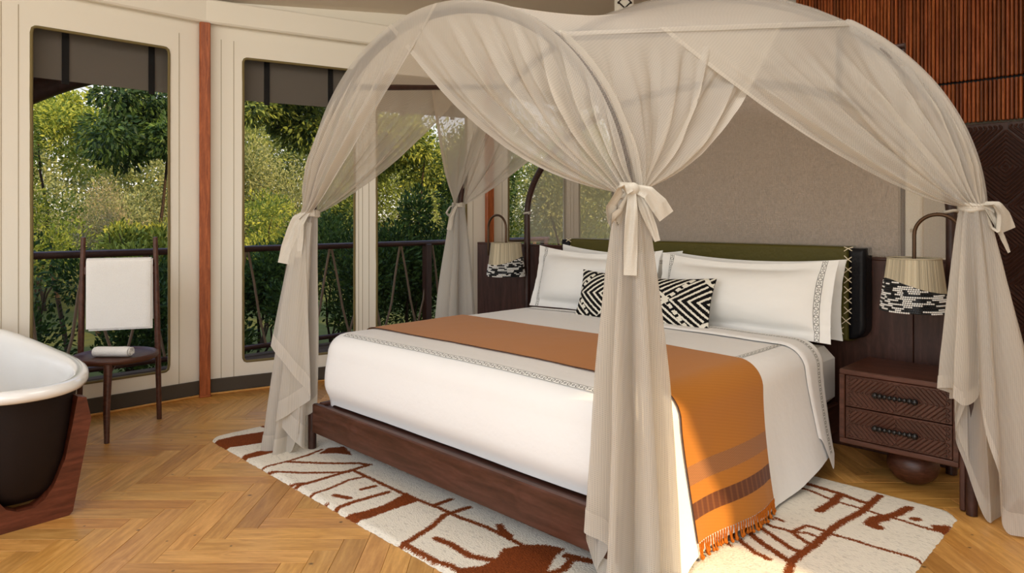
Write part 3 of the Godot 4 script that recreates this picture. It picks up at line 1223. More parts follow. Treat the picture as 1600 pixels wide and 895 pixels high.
	for sx in [0.13, 2.21]:
		for k in 9:
			var hgt := 1.163 - k * 0.0585
			var xx: float = sx + (0.0 if k < 7 else (-0.012 if k == 7 else -0.05) * signf(sx - 1.0))
			for d in [-1.0, 1.0]:
				var st := MB.new()
				var cpt := P3(xx, hv - 0.108, hgt)
				var dx := 0.024
				var dy: float = 0.02 * d
				if k == 0:
					st.tube([cpt + Vector3(-dx, -dy * 0.6, 0), cpt + Vector3(0, 0.004, 0.006), cpt + Vector3(dx, dy * 0.6, -0.002)], 0.0028, 6)
				else:
					st.tube([cpt + Vector3(-dx, -dy, 0), cpt + Vector3(0, 0, 0.007), cpt + Vector3(dx, dy, 0)], 0.0028, 6)
				put("cross_stitch", st, M.cord, hb)
	make_pillows()


# an upholstered block from x0 to x1 and h0 to h1 in front of the wall at v, with soft edges
func cushion(x0: float, x1: float, h0: float, h1: float, v: float, th: float, r: float, cr := 0.0) -> MB:
	var mb := MB.new()
	var nx := 40
	var ny := 24
	var P := PackedVector3Array()
	for j in ny + 1:
		for i in nx + 1:
			var a := 2.0 * i / nx - 1.0
			var b := 2.0 * j / ny - 1.0
			a = signf(a) * (1.0 - pow(1.0 - absf(a), 1.6))
			b = signf(b) * (1.0 - pow(1.0 - absf(b), 1.6))
			var ex := (1.0 - absf(a)) * (x1 - x0) / 2
			var ey := (1.0 - absf(b)) * (h1 - h0) / 2
			var e := minf(ex, ey)
			var dep := th - r + r * sqrt(clampf(1.0 - pow(1.0 - clampf(e / r, 0, 1), 2), 0, 1))
			if e < 1e-5:
				dep = 0.0
			var px := (x0 + x1) / 2 + a * (x1 - x0) / 2
			var py := (h0 + h1) / 2 + b * (h1 - h0) / 2
			if cr > 0.0:
				var outer := (px - x0) if x0 < 1.0 else (x1 - px)
				var qd := Vector2(maxf(cr - outer, 0), maxf(cr - (py - h0), 0))
				if qd.x > 0.0 and qd.y > 0.0:
					var mx := maxf(qd.x, qd.y)
					var nd := qd * (mx / qd.length())
					px += (qd.x - nd.x) * (1.0 if x0 < 1.0 else -1.0)
					py += qd.y - nd.y
			P.append(P3(px, v - dep, py))
	mb.grid(P, nx, ny)
	return mb


# a pillow standing at (x, v, h) = the middle of its lower edge, leaning back by lean; flange > 0 is a flat border
func pillow_meshes(w: float, hgt: float, th: float, flange: float, sag: float, sd: float) -> Array:
	var out := []
	var nx := 56
	var ny := 40
	for side in [1.0, -1.0]:
		var P := PackedVector3Array()
		for j in ny + 1:
			for i in nx + 1:
				var a := 2.0 * i / nx - 1.0
				var b := 2.0 * j / ny - 1.0
				var bx := clampf(absf(a) * (w / 2) / (w / 2 - flange), 0, 1)
				var by := clampf(absf(b) * (hgt / 2) / (hgt / 2 - flange), 0, 1)
				var z := th * pow(maxf(0.0, (1.0 - pow(bx, 2.6)) * (1.0 - pow(by, 2.6))), 0.62)
				z *= 0.92 + 0.10 * N(a * 30.0, b * 30.0, sd)
				z = z * side * (1.0 if side > 0 else 0.6) + 0.003 * side
				var pinch := 1.0 - 0.05 * (1.0 - a * a) * absf(b) - 0.0 * bx
				var pinx := 1.0 - 0.035 * (1.0 - b * b) * absf(a)
				var x := a * w / 2 * pinx
				var y := hgt / 2 + b * hgt / 2 * pinch
				if b > 0:
					y -= sag * (1.0 - a * a) * b
				if flange > 0.0:
					z += 0.012 * N(a * 40.0, b * 40.0, sd + 5.0) * maxf(sm(0.9, 1.0, bx), sm(0.9, 1.0, by))
				P.append(Vector3(x, y, z))
		var mb := MB.new()
		mb.grid(P, nx, ny, false, Vector2(1, 1), side < 0)
		out.append(mb)
	return out


func make_pillow(called: String, label: String, category: String, at: Vector3, lean: float, yaw: float, w: float, hgt: float, th: float, flange: float, sag: float, sd: float, m: Material, group := "", roll := 0.0) -> void:
	var o := thing(called, label, category, at, group)
	o.basis = Basis(Vector3.UP, yaw) * Basis(Vector3.RIGHT, -lean) * Basis(Vector3(0, 0, 1), roll)
	var ms := pillow_meshes(w, hgt, th, flange, sag, sd)
	for k in 2:
		var q := MeshInstance3D.new()
		q.name = "front_cover" if k == 0 else "back_cover"
		q.mesh = (ms[k] as MB).mesh()
		q.material_override = m
		o.add_child(q)


func sham_texture(W: float, Hh: float, rear: bool) -> ImageTexture:
	return tex(1024, 430, func(x, y):
		var px: float = x / 1024.0 * W
		var py: float = y / 430.0 * Hh
		var ex := minf(px, W - px)
		var ey := minf(py, Hh - py)
		var e := minf(ex, ey) if rear else ex
		var col := Color(0.957, 0.953, 0.94)
		if e > 0.058 and e < 0.086:
			var s: float = px if ey < ex and rear else py
			var c: float = (e - 0.072) / 0.014
			var t := fposmod(s, 0.042) / 0.042
			var e1 := Vector2((t - 0.25) / 0.24, c / 0.75).length()
			var e2 := Vector2((t - 0.75) / 0.16, c / 0.5).length()
			if absf(absf(c) - 0.9) < 0.12 or (e1 > 0.66 and e1 < 1.0) or (e2 > 0.5 and e2 < 1.0):
				col = Color(0.48, 0.48, 0.47)
		return col)


func make_pillows() -> void:
	var W := 1.10
	var Hh := 0.46
	var shams := []
	for rear in [false, true]:
		var sm0 := mat(Color.WHITE, 0.85, 0.3)
		sm0.albedo_texture = sham_texture(W, Hh, rear)
		shams.append(sm0)
	var g := "white flanged pillow shams"
	make_pillow("pillow_sham", "white rear sham barely showing beside the black headboard end near the far wall lamp", "pillow", P3(0.62, 2.04, 0.66), 0.14, 0.0, 1.06, 0.47, 0.05, 0.055, 0.03, 31.0, shams[1], g, -0.015)
	make_pillow("pillow_sham", "white rear sham whose flange peeks out beside the cross-stitched headboard end near the nightstand", "pillow", P3(1.66, 2.04, 0.65), 0.14, 0.0, 1.10, 0.46, 0.05, 0.055, 0.02, 41.0, shams[1], g, 0.0)
	make_pillow("pillow_sham", "big white front sham standing nearest the far wall lamp and curtain", "pillow", P3(0.55, 1.83, 0.67), 0.26, 0.0, W, 0.47, 0.115, 0.055, 0.035, 51.0, shams[0], g, 0.0)
	make_pillow("pillow_sham", "big white front sham with a grey chain border standing nearest the nightstand", "pillow", P3(1.675, 1.80, 0.665), 0.28, 0.0, W + 0.02, 0.465, 0.12, 0.055, 0.035, 61.0, shams[0], g, 0.0)
	var lum := mat(Color.WHITE, 0.85, 0.3)
	lum.albedo_texture = tex(720, 240, func(x, y):
		var u: float = x / 720.0 * 0.98
		var v: float = y / 240.0 * 0.32
		u += 0.004 * N(x * 3.0, y * 3.0)
		v += 0.004 * N(x * 3.0, y * 3.0, 8.0)
		var blk := Color(0.055, 0.05, 0.05)
		var wht := Color(0.90, 0.88, 0.82)
		# nested chevrons cut by pale lattice bands with dark dashes
		var dy: float = absf(v - 0.16)
		var q: float = minf(absf(fposmod(u - v * 0.95 - 0.02, 0.36) - 0.18), absf(fposmod(u + v * 0.95 - 0.32, 0.36) - 0.18))
		var on: bool
		if q < 0.015:
			on = int(floor((u * 0.7 + dy * 1.3) / 0.022)) % 3 == 0
		else:
			on = fposmod(u * 0.85 - dy * 1.25 + 0.01, 0.050) < 0.030
		return blk if on else wht)
	make_pillow("lumbar_cushion", "long black and white geometric lumbar cushion leaning against the white shams", "cushion", P3(1.12, 1.615, 0.675), 0.30, 0.0, 1.0, 0.325, 0.075, 0.0, 0.02, 71.0, lum, "", 0.0)


# ---------------------------------------------------------------- carved relief: bars on lines of constant |x| + |y|
func carve_lines(mb: MB, o: Vector3, b: Basis, hw: float, hh: float, period: float, step: float, bar: float, depth: float) -> void:
	# o = centre of the face, b.x across, b.y up, b.z outwards; diamonds centred at multiples of period along x and y
	var nx := int(ceil(hw / period)) + 1
	var ny := int(ceil(hh / period)) + 1
	for ix in range(-nx, nx + 1):
		for iy in range(-ny, ny + 1):
			var c := Vector2(ix, iy) * period
			if (ix + iy) % 2:
				continue
			var k := 0.5
			while k * step < period:
				var r := k * step
				for q in 4:
					var d0 := [Vector2(r, 0), Vector2(0, r), Vector2(-r, 0), Vector2(0, -r)][q] as Vector2
					var d1 := [Vector2(0, r), Vector2(-r, 0), Vector2(0, -r), Vector2(r, 0)][q] as Vector2
					# clip the segment to the face
					var t0 := 0.0
					var t1 := 1.0
					var a := c + d0
					var e := d1 - d0
					for ax in 2:
						var lim := (hw if ax == 0 else hh) - bar * 0.5
						if absf(e[ax]) < 1e-9:
							continue
						var ta := (-lim - a[ax]) / e[ax]
						var tb := (lim - a[ax]) / e[ax]
						t0 = maxf(t0, minf(ta, tb))
						t1 = minf(t1, maxf(ta, tb))
					if t1 - t0 < 0.02:
						continue
					var p := a + e * t0
					var s := a + e * t1
					var mid := (p + s) / 2
					var dir := (s - p).normalized()
					var bb := Basis(b.x * dir.x + b.y * dir.y, -b.x * dir.y + b.y * dir.x, b.z)
					mb.cbox(o + b.x * mid.x + b.y * mid.y + b.z * depth * 0.5, Vector3((s - p).length() + bar * 0.4, bar, depth), depth * 0.4, bb, Color.WHITE, mid)
				k += 1.0


func make_nightstand() -> void:
	var x0 := 2.315
	var x1 := 2.845
	var v0 := 1.69
	var v1 := 2.12
	var h0 := 0.19
	var h1 := 0.568
	var o := thing("nightstand", "dark walnut bedside cabinet with two chevron-carved drawers and black bead handles", "nightstand", P3((x0 + x1) / 2, (v0 + v1) / 2, 0))
	var t := 0.026
	var cx := (x0 + x1) / 2
	var cv := (v0 + v1) / 2
	var mb := MB.new()
	mb.cbox(P3(cx, cv, h1 - t / 2), Vector3(x1 - x0, t, v1 - v0), 0.004)
	mb.cbox(P3(cx, cv, h0 + t / 2), Vector3(x1 - x0, t, v1 - v0), 0.004)
	for x in [x0 + t / 2, x1 - t / 2]:
		mb.cbox(P3(x, cv, (h0 + h1) / 2), Vector3(t, h1 - h0 - 2 * t + 0.002, v1 - v0), 0.003)
	mb.cbox(P3(cx, v1 - 0.01, (h0 + h1) / 2), Vector3(x1 - x0 - 2 * t, h1 - h0 - 2 * t, 0.015), 0.002)
	put("body", mb, M.walnut, o)
	var ih := (h1 - h0 - 2 * t) / 2
	for k in 2:
		var hc := h0 + t + ih * (k + 0.5)
		var dr := MB.new()
		dr.cbox(P3(cx, v0 + 0.018, hc), Vector3(x1 - x0 - 2 * t - 0.006, ih - 0.005, 0.02), 0.002)
		carve_lines(dr, P3(cx, v0 + 0.008, hc), Basis(Vector3.RIGHT, Vector3.UP, Vector3(0, 0, 1)), (x1 - x0) / 2 - t - 0.010, ih / 2 - 0.007, 0.214, 0.0238, 0.0150, 0.0065)
		var d := put("drawer", dr, M.walnut, o)
		var hd := MB.new()
		var path := []
		for i in 9:
			path.append(P3(cx - 0.088 + i * 0.022, v0 - 0.022, hc + 0.004))
		hd.tube(path, 0.005, 8)
		for i in 9:
			var r := 0.0155 if i in [0, 8] else (0.0140 if i in [1, 7] else 0.0118)
			ball(hd, path[i], r)
		for i in [1, 7]:
			hd.tube([path[i], path[i] + Vector3(0, 0, -0.034)], 0.005, 6)
		var hn := put("handle", hd, M.black_bead, d)
	var bm := MB.new()
	var prof := []
	for i in 19:
		var a := -PI / 2 + PI * i / 18.0
		prof.append(Vector2(maxf(cos(a) * 0.118, 0.0005), 0.098 + sin(a) * 0.098))
	bm.lathe(P3(2.60, 1.90, 0), prof, 28)
	put("ball_foot", bm, M.walnut, o, "", "turned wooden ball foot")
	var lg := MB.new()
	lg.cbox(P3(2.862, 1.72, 0.30), Vector3(0.026, 0.59, 0.10), 0.005)
	put("end_panel", lg, M.dark_walnut, o)


func ball(mb: MB, c: Vector3, r: float, sides := 10) -> void:
	var prof := []
	for i in 9:
		var a := -PI / 2 + PI * i / 8.0
		prof.append(Vector2(maxf(cos(a) * r, r * 0.01), sin(a) * r))
	mb.lathe(c, prof, sides)


func make_lamp(x: float, dir: float, label: String, slant: float) -> void:
	var v := 1.96
	var h1 := 1.135
	var o := thing("wall_lamp", label, "wall lamp", P3(x + dir * 0.2, 2.2, 1.0), "bedside wall lamps")
	var mb := MB.new()
	# arched arm from the plate up and over to the shade
	var path := [P3(x + dir * 0.215, 2.24, 1.02), P3(x + dir * 0.215, v + 0.04, 1.02), P3(x + dir * 0.212, v + 0.006, 1.03), P3(x + dir * 0.21, v, 1.06), P3(x + dir * 0.21, v, 1.24)]
	for i in range(0, 17):
		var a := PI * i / 16.0
		path.append(P3(x + dir * (0.105 + 0.105 * cos(a)), v, 1.255 + 0.105 * sin(a)))
	path.append(P3(x, v, h1 - 0.02))
	mb.tube(path, 0.0095, 10)
	put("arm", mb, M.bronze, o)
	mb = MB.new()
	mb.lathe(P3(x + dir * 0.215, 2.235, 1.02), [Vector2(0.001, 0.024), Vector2(0.03, 0.024), Vector2(0.052, 0.016), Vector2(0.055, 0.0), Vector2(0.001, 0.0)], 24, Basis(Vector3.RIGHT, -PI / 2) * Basis(Vector3.RIGHT, PI))
	put("wall_plate", mb, M.bronze, o)
	# shade: a cone of wound string above, rows of beads below, meeting on a slanting wave
	var rt := 0.122
	var rb := 0.155
	var h0 := 0.868
	var line := func(a: float) -> float: return 0.985 + slant * cos(a - 0.785) + 0.010 * sin(2.0 * a + 0.5)
	var P := PackedVector3Array()
	var n := 360
	for j in 13:
		for i in n + 1:
			var a := TAU * i / n
			var lo: float = line.call(a)
			var h := lerpf(h1, lo, j / 12.0)
			var r := lerpf(rb, rt, (h - h0) / (h1 - h0)) + 0.0015 * sin(a * 90.0) + 0.002 * N(a * 30.0, 5.0)
			P.append(P3(x + r * cos(a), v + r * sin(a), h))
	mb = MB.new()
	mb.grid(P, n, 12, true)
	var sh := put("string_shade", mb, M.string, o)
	mb = MB.new()
	var ring := []
	for i in 41:
		var a := TAU * i / 40
		ring.append(P3(x + rt * cos(a), v + rt * sin(a), h1))
	mb.tube(ring, 0.004, 6, false)
	for k in 3:
		var a := TAU * k / 3.0 + 0.4
		mb.tube([P3(x, v, h1 - 0.006), P3(x + rt * cos(a), v + rt * sin(a), h1)], 0.003, 6)
	put("shade_ring", mb, M.string, o)
	# dark liner that carries the beads
	P = PackedVector3Array()
	for j in 7:
		for i in 73:
			var a := TAU * i / 72
			var lo: float = line.call(a)
			var h := lerpf(lo, h0, j / 6.0)
			var r := lerpf(rb, rt, (h - h0) / (h1 - h0)) - 0.004
			P.append(P3(x + r * cos(a), v + r * sin(a), h))
	mb = MB.new()
	mb.grid(P, 72, 6, true)
	put("liner", mb, M.black_bead, o)
	var bead := MB.new()
	bead.lathe(Vector3.ZERO, [Vector2(0.0004, -0.0045), Vector2(0.004, -0.0032), Vector2(0.0052, 0), Vector2(0.004, 0.0032), Vector2(0.0004, 0.0045)], 6)
	var mm := MultiMesh.new()
	mm.transform_format = MultiMesh.TRANSFORM_3D
	mm.use_colors = true
	mm.mesh = bead.mesh()
	var xf := []
	var cl := []
	rng.seed = 90 + int(x * 10)
	var row := 0
	var h := h0
	while h < 1.03:
		var r := lerpf(rb, rt, (h - h0) / (h1 - h0)) + 0.001
		var nb := int(TAU * r / 0.0104)
		var i := 0
		while i < nb:
			var white := rng.randf() < 0.46
			var run := rng.randi_range(2, 6)
			for k in run:
				var a := TAU * (i + 0.5 * (row % 2)) / nb
				if i < nb and h < float(line.call(a)) - 0.003:
					xf.append(Transform3D(Basis(), P3(x + r * cos(a), v + r * sin(a), h)))
					cl.append(Color(0.94, 0.92, 0.88) if white else Color(0.008, 0.008, 0.009))
				i += 1
		h += 0.0098
		row += 1
	mm.instance_count = xf.size()
	for i in xf.size():
		mm.set_instance_transform(i, xf[i])
		mm.set_instance_color(i, cl[i])
	var mi := MultiMeshInstance3D.new()
	mi.name = "beadwork"
	mi.multimesh = mm
	mi.material_override = M.bead
	mi.set_meta("kind", "stuff")
	mi.set_meta("label", "black and white beadwork")
	o.add_child(mi)
	mi.position = -o.position


func make_head_wall() -> void:
	# low walnut divider behind the bed
	var wb := structure_root("wall_head")
	var x := -1.06
	rng.seed = 3
	while x < 2.72:
		var w := 0.51 if x < 2.4 else 2.72 - x
		var mb := MB.new()
		mb.cbox(P3(x + w / 2, 2.275, 0.55), Vector3(w - 0.003, 1.10, 0.045), 0.003, Basis.IDENTITY, Color(1, 1, 1) * rng.randf_range(0.9, 1.08), Vector2(rng.randf(), rng.randf()))
		put("panel", mb, M.dark_walnut, wb)
		x += w
		if w < 0.5:
			break
	var cap := MB.new()
	cap.cbox(P3(0.83, 2.277, 1.107), Vector3(3.78, 0.016, 0.052), 0.004)
	put("cap", cap, M.dark_walnut, wb)
	# woven cloth screen above it
	var o := thing("fabric_screen", "wide taupe woven fabric screen hung above the dark divider behind the bed", "screen", P3(1.6, 2.36, 1.1))
	var s := MB.new()
	s.cbox(P3(1.405, 2.36, 1.71), Vector3(2.01, 1.22, 0.02), 0.004)
	put("woven_panel", s, M.backdrop, o)
	var rod := MB.new()
	rod.tube([P3(0.37, 2.36, 2.325), P3(2.44, 2.36, 2.325)], 0.016, 12)
	put("rod", rod, M.canopy_wood, o)
	for xx in [0.385, 2.425]:
		var ub := MB.new()
		ub.tube([P3(xx, 2.375, 0.02), P3(xx, 2.375, 2.325)], 0.014, 10)
		put("upright", ub, M.canopy_wood, o)
	var post := MB.new()
	var po := thing("canvas_sleeve", "pale canvas-covered upright beside the taupe fabric screen, behind the near bedside lamp", "post", P3(2.465, 2.36, 0))
	post.cbox(P3(2.485, 2.37, 1.0), Vector3(0.085, 2.0, 0.05), 0.008)
	put("cover", post, M.canvas, po)
	var sc := MB.new()
	sc.cbox(P3(2.485, 2.342, 1.27), Vector3(0.03, 0.02, 0.006), 0.002)
	put("button_tab", sc, M.seam, po)
	# socket plate
	var pl := thing("wall_socket", "small black socket plate on the dark divider beside the headboard end", "socket", P3(2.405, 2.25, 1.0))
	var pm := MB.new()
	pm.cbox(P3(2.405, 2.245, 1.005), Vector3(0.075, 0.135, 0.012), 0.004)
	put("plate", pm, M.socket, pl)
	var pr := MB.new()
	pr.cbox(P3(2.405, 2.238, 1.03), Vector3(0.05, 0.05, 0.006), 0.002)
	pr.cbox(P3(2.405, 2.238, 0.975), Vector3(0.05, 0.045, 0.006), 0.002)
	put("rocker", pr, M.black_bead, pl)


func make_slat_wall() -> void:
	# slats above, carved panels below, on the back wall at v = 5
	rng.seed = 21
	var o := thing("slat_screen", "reddish-brown timber slat screen of upright slats high on the back wall", "slat screen", P3(1.9, 5.1, 2.16))
	var bk := MB.new()
	bk.cbox(P3(1.91, 5.14, 2.94), Vector3(2.42, 1.52, 0.02), 0.002)
	put("backing", bk, M.socket, o)
	for row in 2:
		var x := 0.72
		while x < 3.1:
			var mb := MB.new()
			var y0 := 2.165 if row == 0 else 2.535
			var y1 := 2.52 if row == 0 else minf(4.15, ceiling_h(x) - 0.06)
			var tone := rng.randf_range(0.42, 1.05)
			var col := Color(tone, tone * rng.randf_range(0.88, 1.0), tone * rng.randf_range(0.75, 0.95))
			var vv := 5.075 + rng.randf_range(-0.006, 0.006)
			mb.cbox(P3(x, vv, (y0 + y1) / 2), Vector3(0.0235, y1 - y0, 0.05), 0.008, Basis.IDENTITY, col, Vector2(rng.randf(), rng.randf()))
			put("slat", mb, M.slat, o)
			x += 0.0305
	# carved door leaf
	var d := thing("carved_panel", "tall dark door leaf carved with nested diamonds under the timber slat screen", "carved door", P3(2.48, 5.0, 0))
	var lf := MB.new()
	lf.cbox(P3(2.48, 5.06, 1.075), Vector3(0.655, 2.14, 0.045), 0.004)
	put("leaf", lf, M.dark_walnut, d)
	var cv := MB.new()
	carve_lines(cv, P3(2.48, 5.0375, 1.108), Basis(Vector3.RIGHT, Vector3.UP, Vector3(0, 0, 1)), 0.315, 1.02, 0.33, 0.036, 0.019, 0.02)
	put("carving", cv, M.dark_walnut, d)


func make_tub() -> void:
	var cx := -0.733
	var cv := -1.425
	var psi := 0.067
	var o := thing("bathtub", "freestanding bathtub, glossy white inside and dark brown outside, on a red-brown wooden cradle", "bathtub", P3(cx, cv, 0))
	# rings: [half length, half width, height]; the far end rises like a slipper
	var make := func(rings: Array) -> MB:
		var P := PackedVector3Array()
		var n := 120
		for r in rings:
			for i in n + 1:
				var a := TAU * i / n
				var e := 0.85
				var x := signf(cos(a)) * pow(absf(cos(a)), e) * float(r[0])
				var z := signf(sin(a)) * pow(absf(sin(a)), e) * float(r[1])
				var y: float = r[2] + 0.092 * pow(clampf(-x / 0.89, 0, 1), 2) * sm(0.1, 0.55, r[2])
				P.append(P3(cx + x * cos(psi) - z * sin(psi), cv + x * sin(psi) + z * cos(psi), y))
		var mb := MB.new()
		mb.grid(P, n, rings.size() - 1, true)
		return mb
	put("shell", make.call([[0.02, 0.02, 0.078], [0.60, 0.20, 0.078], [0.70, 0.235, 0.095], [0.755, 0.262, 0.15], [0.79, 0.285, 0.26], [0.812, 0.30, 0.39], [0.825, 0.312, 0.52], [0.83, 0.318, 0.575]]), M.tub_outside, o, "", "dark brown outer shell")
	put("rim", make.call([[0.825, 0.312, 0.566], [0.862, 0.338, 0.566], [0.884, 0.356, 0.575], [0.894, 0.364, 0.593], [0.889, 0.360, 0.612], [0.868, 0.344, 0.624], [0.84, 0.32, 0.621], [0.812, 0.298, 0.606], [0.79, 0.282, 0.555], [0.765, 0.268, 0.46], [0.72, 0.245, 0.30], [0.66, 0.215, 0.18], [0.56, 0.17, 0.125], [0.35, 0.11, 0.112], [0.01, 0.01, 0.11]]), M.enamel, o, "", "glossy white enamel rim and bowl")
	for x in [0.715, -0.62]:
		var half := PackedVector2Array([Vector2(0.165, 0.0), Vector2(0.18, 0.015), Vector2(0.255, 0.42), Vector2(0.235, 0.52), Vector2(0.20, 0.53), Vector2(0.178, 0.40), Vector2(0.150, 0.26), Vector2(0.105, 0.15), Vector2(0.07, 0.10), Vector2(0.03, 0.078)])
		var poly := half.duplicate()
		for i in range(half.size() - 1, -1, -1):
			poly.append(half[i] * Vector2(-1, 1))
		var mb := MB.new()
		var bx := Vector3(cos(psi), 0, -sin(psi))
		mb.slab(poly, P3(cx, cv, 0) + bx * (x - 0.035), Basis(bx.cross(Vector3.UP) * -1.0, Vector3.UP, bx), 0.07)
		put("cradle", mb, M.cradle, o)


func make_towel_rack() -> void:
	var c := P3(-1.27, -0.675, 0)
	var o := thing("towel_stool", "three-legged reddish-brown wooden towel stool with two tall back posts and a round tray seat", "stool", c)
	var bl := [P3(-1.515, -0.815, 0), P3(-1.295, -0.40, 0)]
	var tp := [P3(-1.475, -0.80, 1.215), P3(-1.295, -0.425, 1.212)]
	for k in 2:
		var mb := MB.new()
		var path := []
		var rad := []
		for i in 13:
			var t := i / 12.0
			path.append((bl[k] as Vector3).lerp(tp[k], t))
			rad.append(lerpf(0.0155, 0.019, sin(clampf(t * 1.6, 0, 1) * PI * 0.5)) - 0.004 * sm(0.6, 1.0, t))
		mb.tube(path, rad, 12)
		put("back_post", mb, M.walnut, o)
	var mb := MB.new()
	mb.tube([P3(-0.985, -0.795, 0.0), P3(-1.01, -0.79, 0.2), P3(-1.04, -0.775, 0.40), P3(-1.045, -0.773, 0.455)], [0.015, 0.02, 0.024, 0.024], 12)
	put("front_leg", mb, M.walnut, o)
	mb = MB.new()
	mb.lathe(c + Vector3(0.02, 0.44, 0), [Vector2(0.001, 0.0), Vector2(0.20, 0.0), Vector2(0.235, 0.008), Vector2(0.245, 0.022), Vector2(0.243, 0.040), Vector2(0.235, 0.043), Vector2(0.226, 0.040), Vector2(0.215, 0.028), Vector2(0.001, 0.026)], 48)
	put("tray_seat", mb, M.walnut, o)
	mb = MB.new()
	var a := P3(-1.48, -0.80, 1.0)
	var b := P3(-1.295, -0.425, 1.0)
	var dirv := (b - a).normalized()
	mb.cbox((a + b) / 2, Vector3((b - a).length(), 0.06, 0.022), 0.008, Basis(dirv, Vector3.UP, dirv.cross(Vector3.UP)))
	put("top_rail", mb, M.walnut, o)
	mb = MB.new()
	for k in 2:
		mb.tube([(bl[k] as Vector3).lerp(tp[k], 0.35), c + Vector3(0.02, 0.425, 0)], 0.014, 8)
	mb.tube([P3(-1.04, -0.775, 0.40), c + Vector3(0.02, 0.425, 0)], 0.014, 8)
	put("stretcher", mb, M.walnut, o)
	# towel hung over the top rail
	var tw := thing("hanging_towel", "folded white bath towel hanging over the stool's top rail", "towel", (a + b) / 2)
	var nrm := dirv.cross(Vector3.UP)
	if nrm.dot(CAM - a) < 0:
		nrm = -nrm
	for layer in 2:
		var P := PackedVector3Array()
		var nu := 30
		var prof := []
		var r := 0.030 + 0.010 * layer
		var front := 0.415 - 0.012 * layer
		var backl := 0.36 - 0.01 * layer
		for j in 21:
			prof.append(Vector2(-r, -backl * (1.0 - j / 20.0)))
		for j in range(1, 12):
			var q := PI - PI * j / 12.0
			prof.append(Vector2(cos(q) * r, 0.022 + sin(q) * r * 0.75))
		for j in 25:
			prof.append(Vector2(r, -front * j / 24.0))
		for pi in prof.size():
			for i in nu + 1:
				var f := float(i) / nu
				var w := lerpf(-0.185, 0.185, f) * (1.0 + 0.01 * layer) + (0.012 if layer == 0 else 0.0)
				var edge := 0.006 * (1.0 - sm(0.0, 0.05, minf(f, 1.0 - f)))
				var q: Vector2 = prof[pi]
				var xx := q.x - signf(q.x) * edge + 0.006 * N(w * 22.0, q.y * 14.0, layer * 20.0) * clampf(-q.y / 0.1, 0, 1)
				P.append((a + b) / 2 + dirv * (w + 0.003 * N(q.y * 30.0, layer * 9.0)) + nrm * xx + Vector3.UP * (q.y + 0.028))
		var tmb := MB.new()
		tmb.grid(P, nu, prof.size() - 1)
		put("outer_layer" if layer == 1 else "inner_layer", tmb, M.terry, tw)
	# rolled towel on the seat
	var rt := thing("rolled_towel", "small rolled white hand towel lying on the stool's round seat", "towel", c + Vector3(0.04, 0.485, 0))
	var rd := Vector3(0.7104, 0, -0.7038)
	mb = MB.new()
	var path := []
	var rad := []
	for i in 19:
		var t := i / 18.0
		path.append(c + Vector3(0.045, 0.466 + 0.034, 0.03) + rd * lerpf(-0.105, 0.115, t))
		var e := minf(t, 1 - t)
		rad.append(0.040 * (0.86 + 0.14 * sqrt(clampf(e / 0.08, 0, 1))) + 0.0015 * N(t * 40.0))
	mb.tube(path, rad, 22, true, Color.WHITE, Vector2.ONE, 0.8)
	put("roll", mb, M.terry, rt)
	mb = MB.new()
	var sp := []
	for i in 40:
		var q := i / 39.0
		var an := q * TAU * 2.6
		var rr := 0.006 + 0.030 * q
		sp.append(path[18] + rd * 0.008 + Vector3(0.7038, 0, 0.7104) * cos(an) * rr + Vector3.UP * sin(an) * rr * 0.8)
	mb.tube(sp, 0.0035, 6)
	put("rolled_edge", mb, M.terry, rt)


func make_ceiling_sleeve() -> void:
	var x := -0.02
	var v := 3.08
	var h0 := 2.99
	var h1 := ceiling_h(x) - 0.045
	var o := thing("laced_sleeve", "pale canvas sleeve with dark criss-cross lacing hanging from the ceiling above the canopy", "canvas sleeve", P3(x, v, h1))
	var b := Basis(Vector3(0.7104, 0, -0.7038), Vector3.UP, Vector3(0.7038, 0, 0.7104))
	var mb := MB.new()
	mb.cbox(P3(x, v, (h0 + h1) / 2), Vector3(0.17, h1 - h0, 0.07), 0.02, b)
	put("sleeve", mb, M.canvas, o)
	for k in 4:
		for d in [-1.0, 1.0]:
			var lc := MB.new()
			var y := h0 + 0.05 + k * 0.11
			var q := P3(x, v, 0) + b.z * 0.04
			lc.tube([q + b.x * -0.05 * d + Vector3(0, y, 0), q + b.z * 0.008 + Vector3(0, y + 0.05, 0), q + b.x * 0.05 * d + Vector3(0, y + 0.10, 0)], 0.006, 6)
			ball(lc, q + b.x * 0.055 * d + Vector3(0, y + 0.10, 0), 0.011, 8)
			put("lacing", lc, M.lace, o)


# ---------------------------------------------------------------- canopy frame and nets
const HOOPS := [[1.10, 1.10, 1.35, 0.94, 0.0, 0.832], [1.14, 1.76, 1.35, 1.32, 1.66, 0.828], [1.18, 1.53, 1.35, 0.88, 2.17, 0.89]]


func hoop(k: int, th: float, off := 0.0) -> Vector3:
	var q: Array = HOOPS[k]
	return P3(q[0] - (q[1] + off) * cos(th), q[4], q[2] + (q[3] + off) * sin(th))


func shoulder(k: int, right: bool, off := 0.0) -> Vector3:
	var t: float = HOOPS[k][5]
	return hoop(k, PI - t if right else t, off)


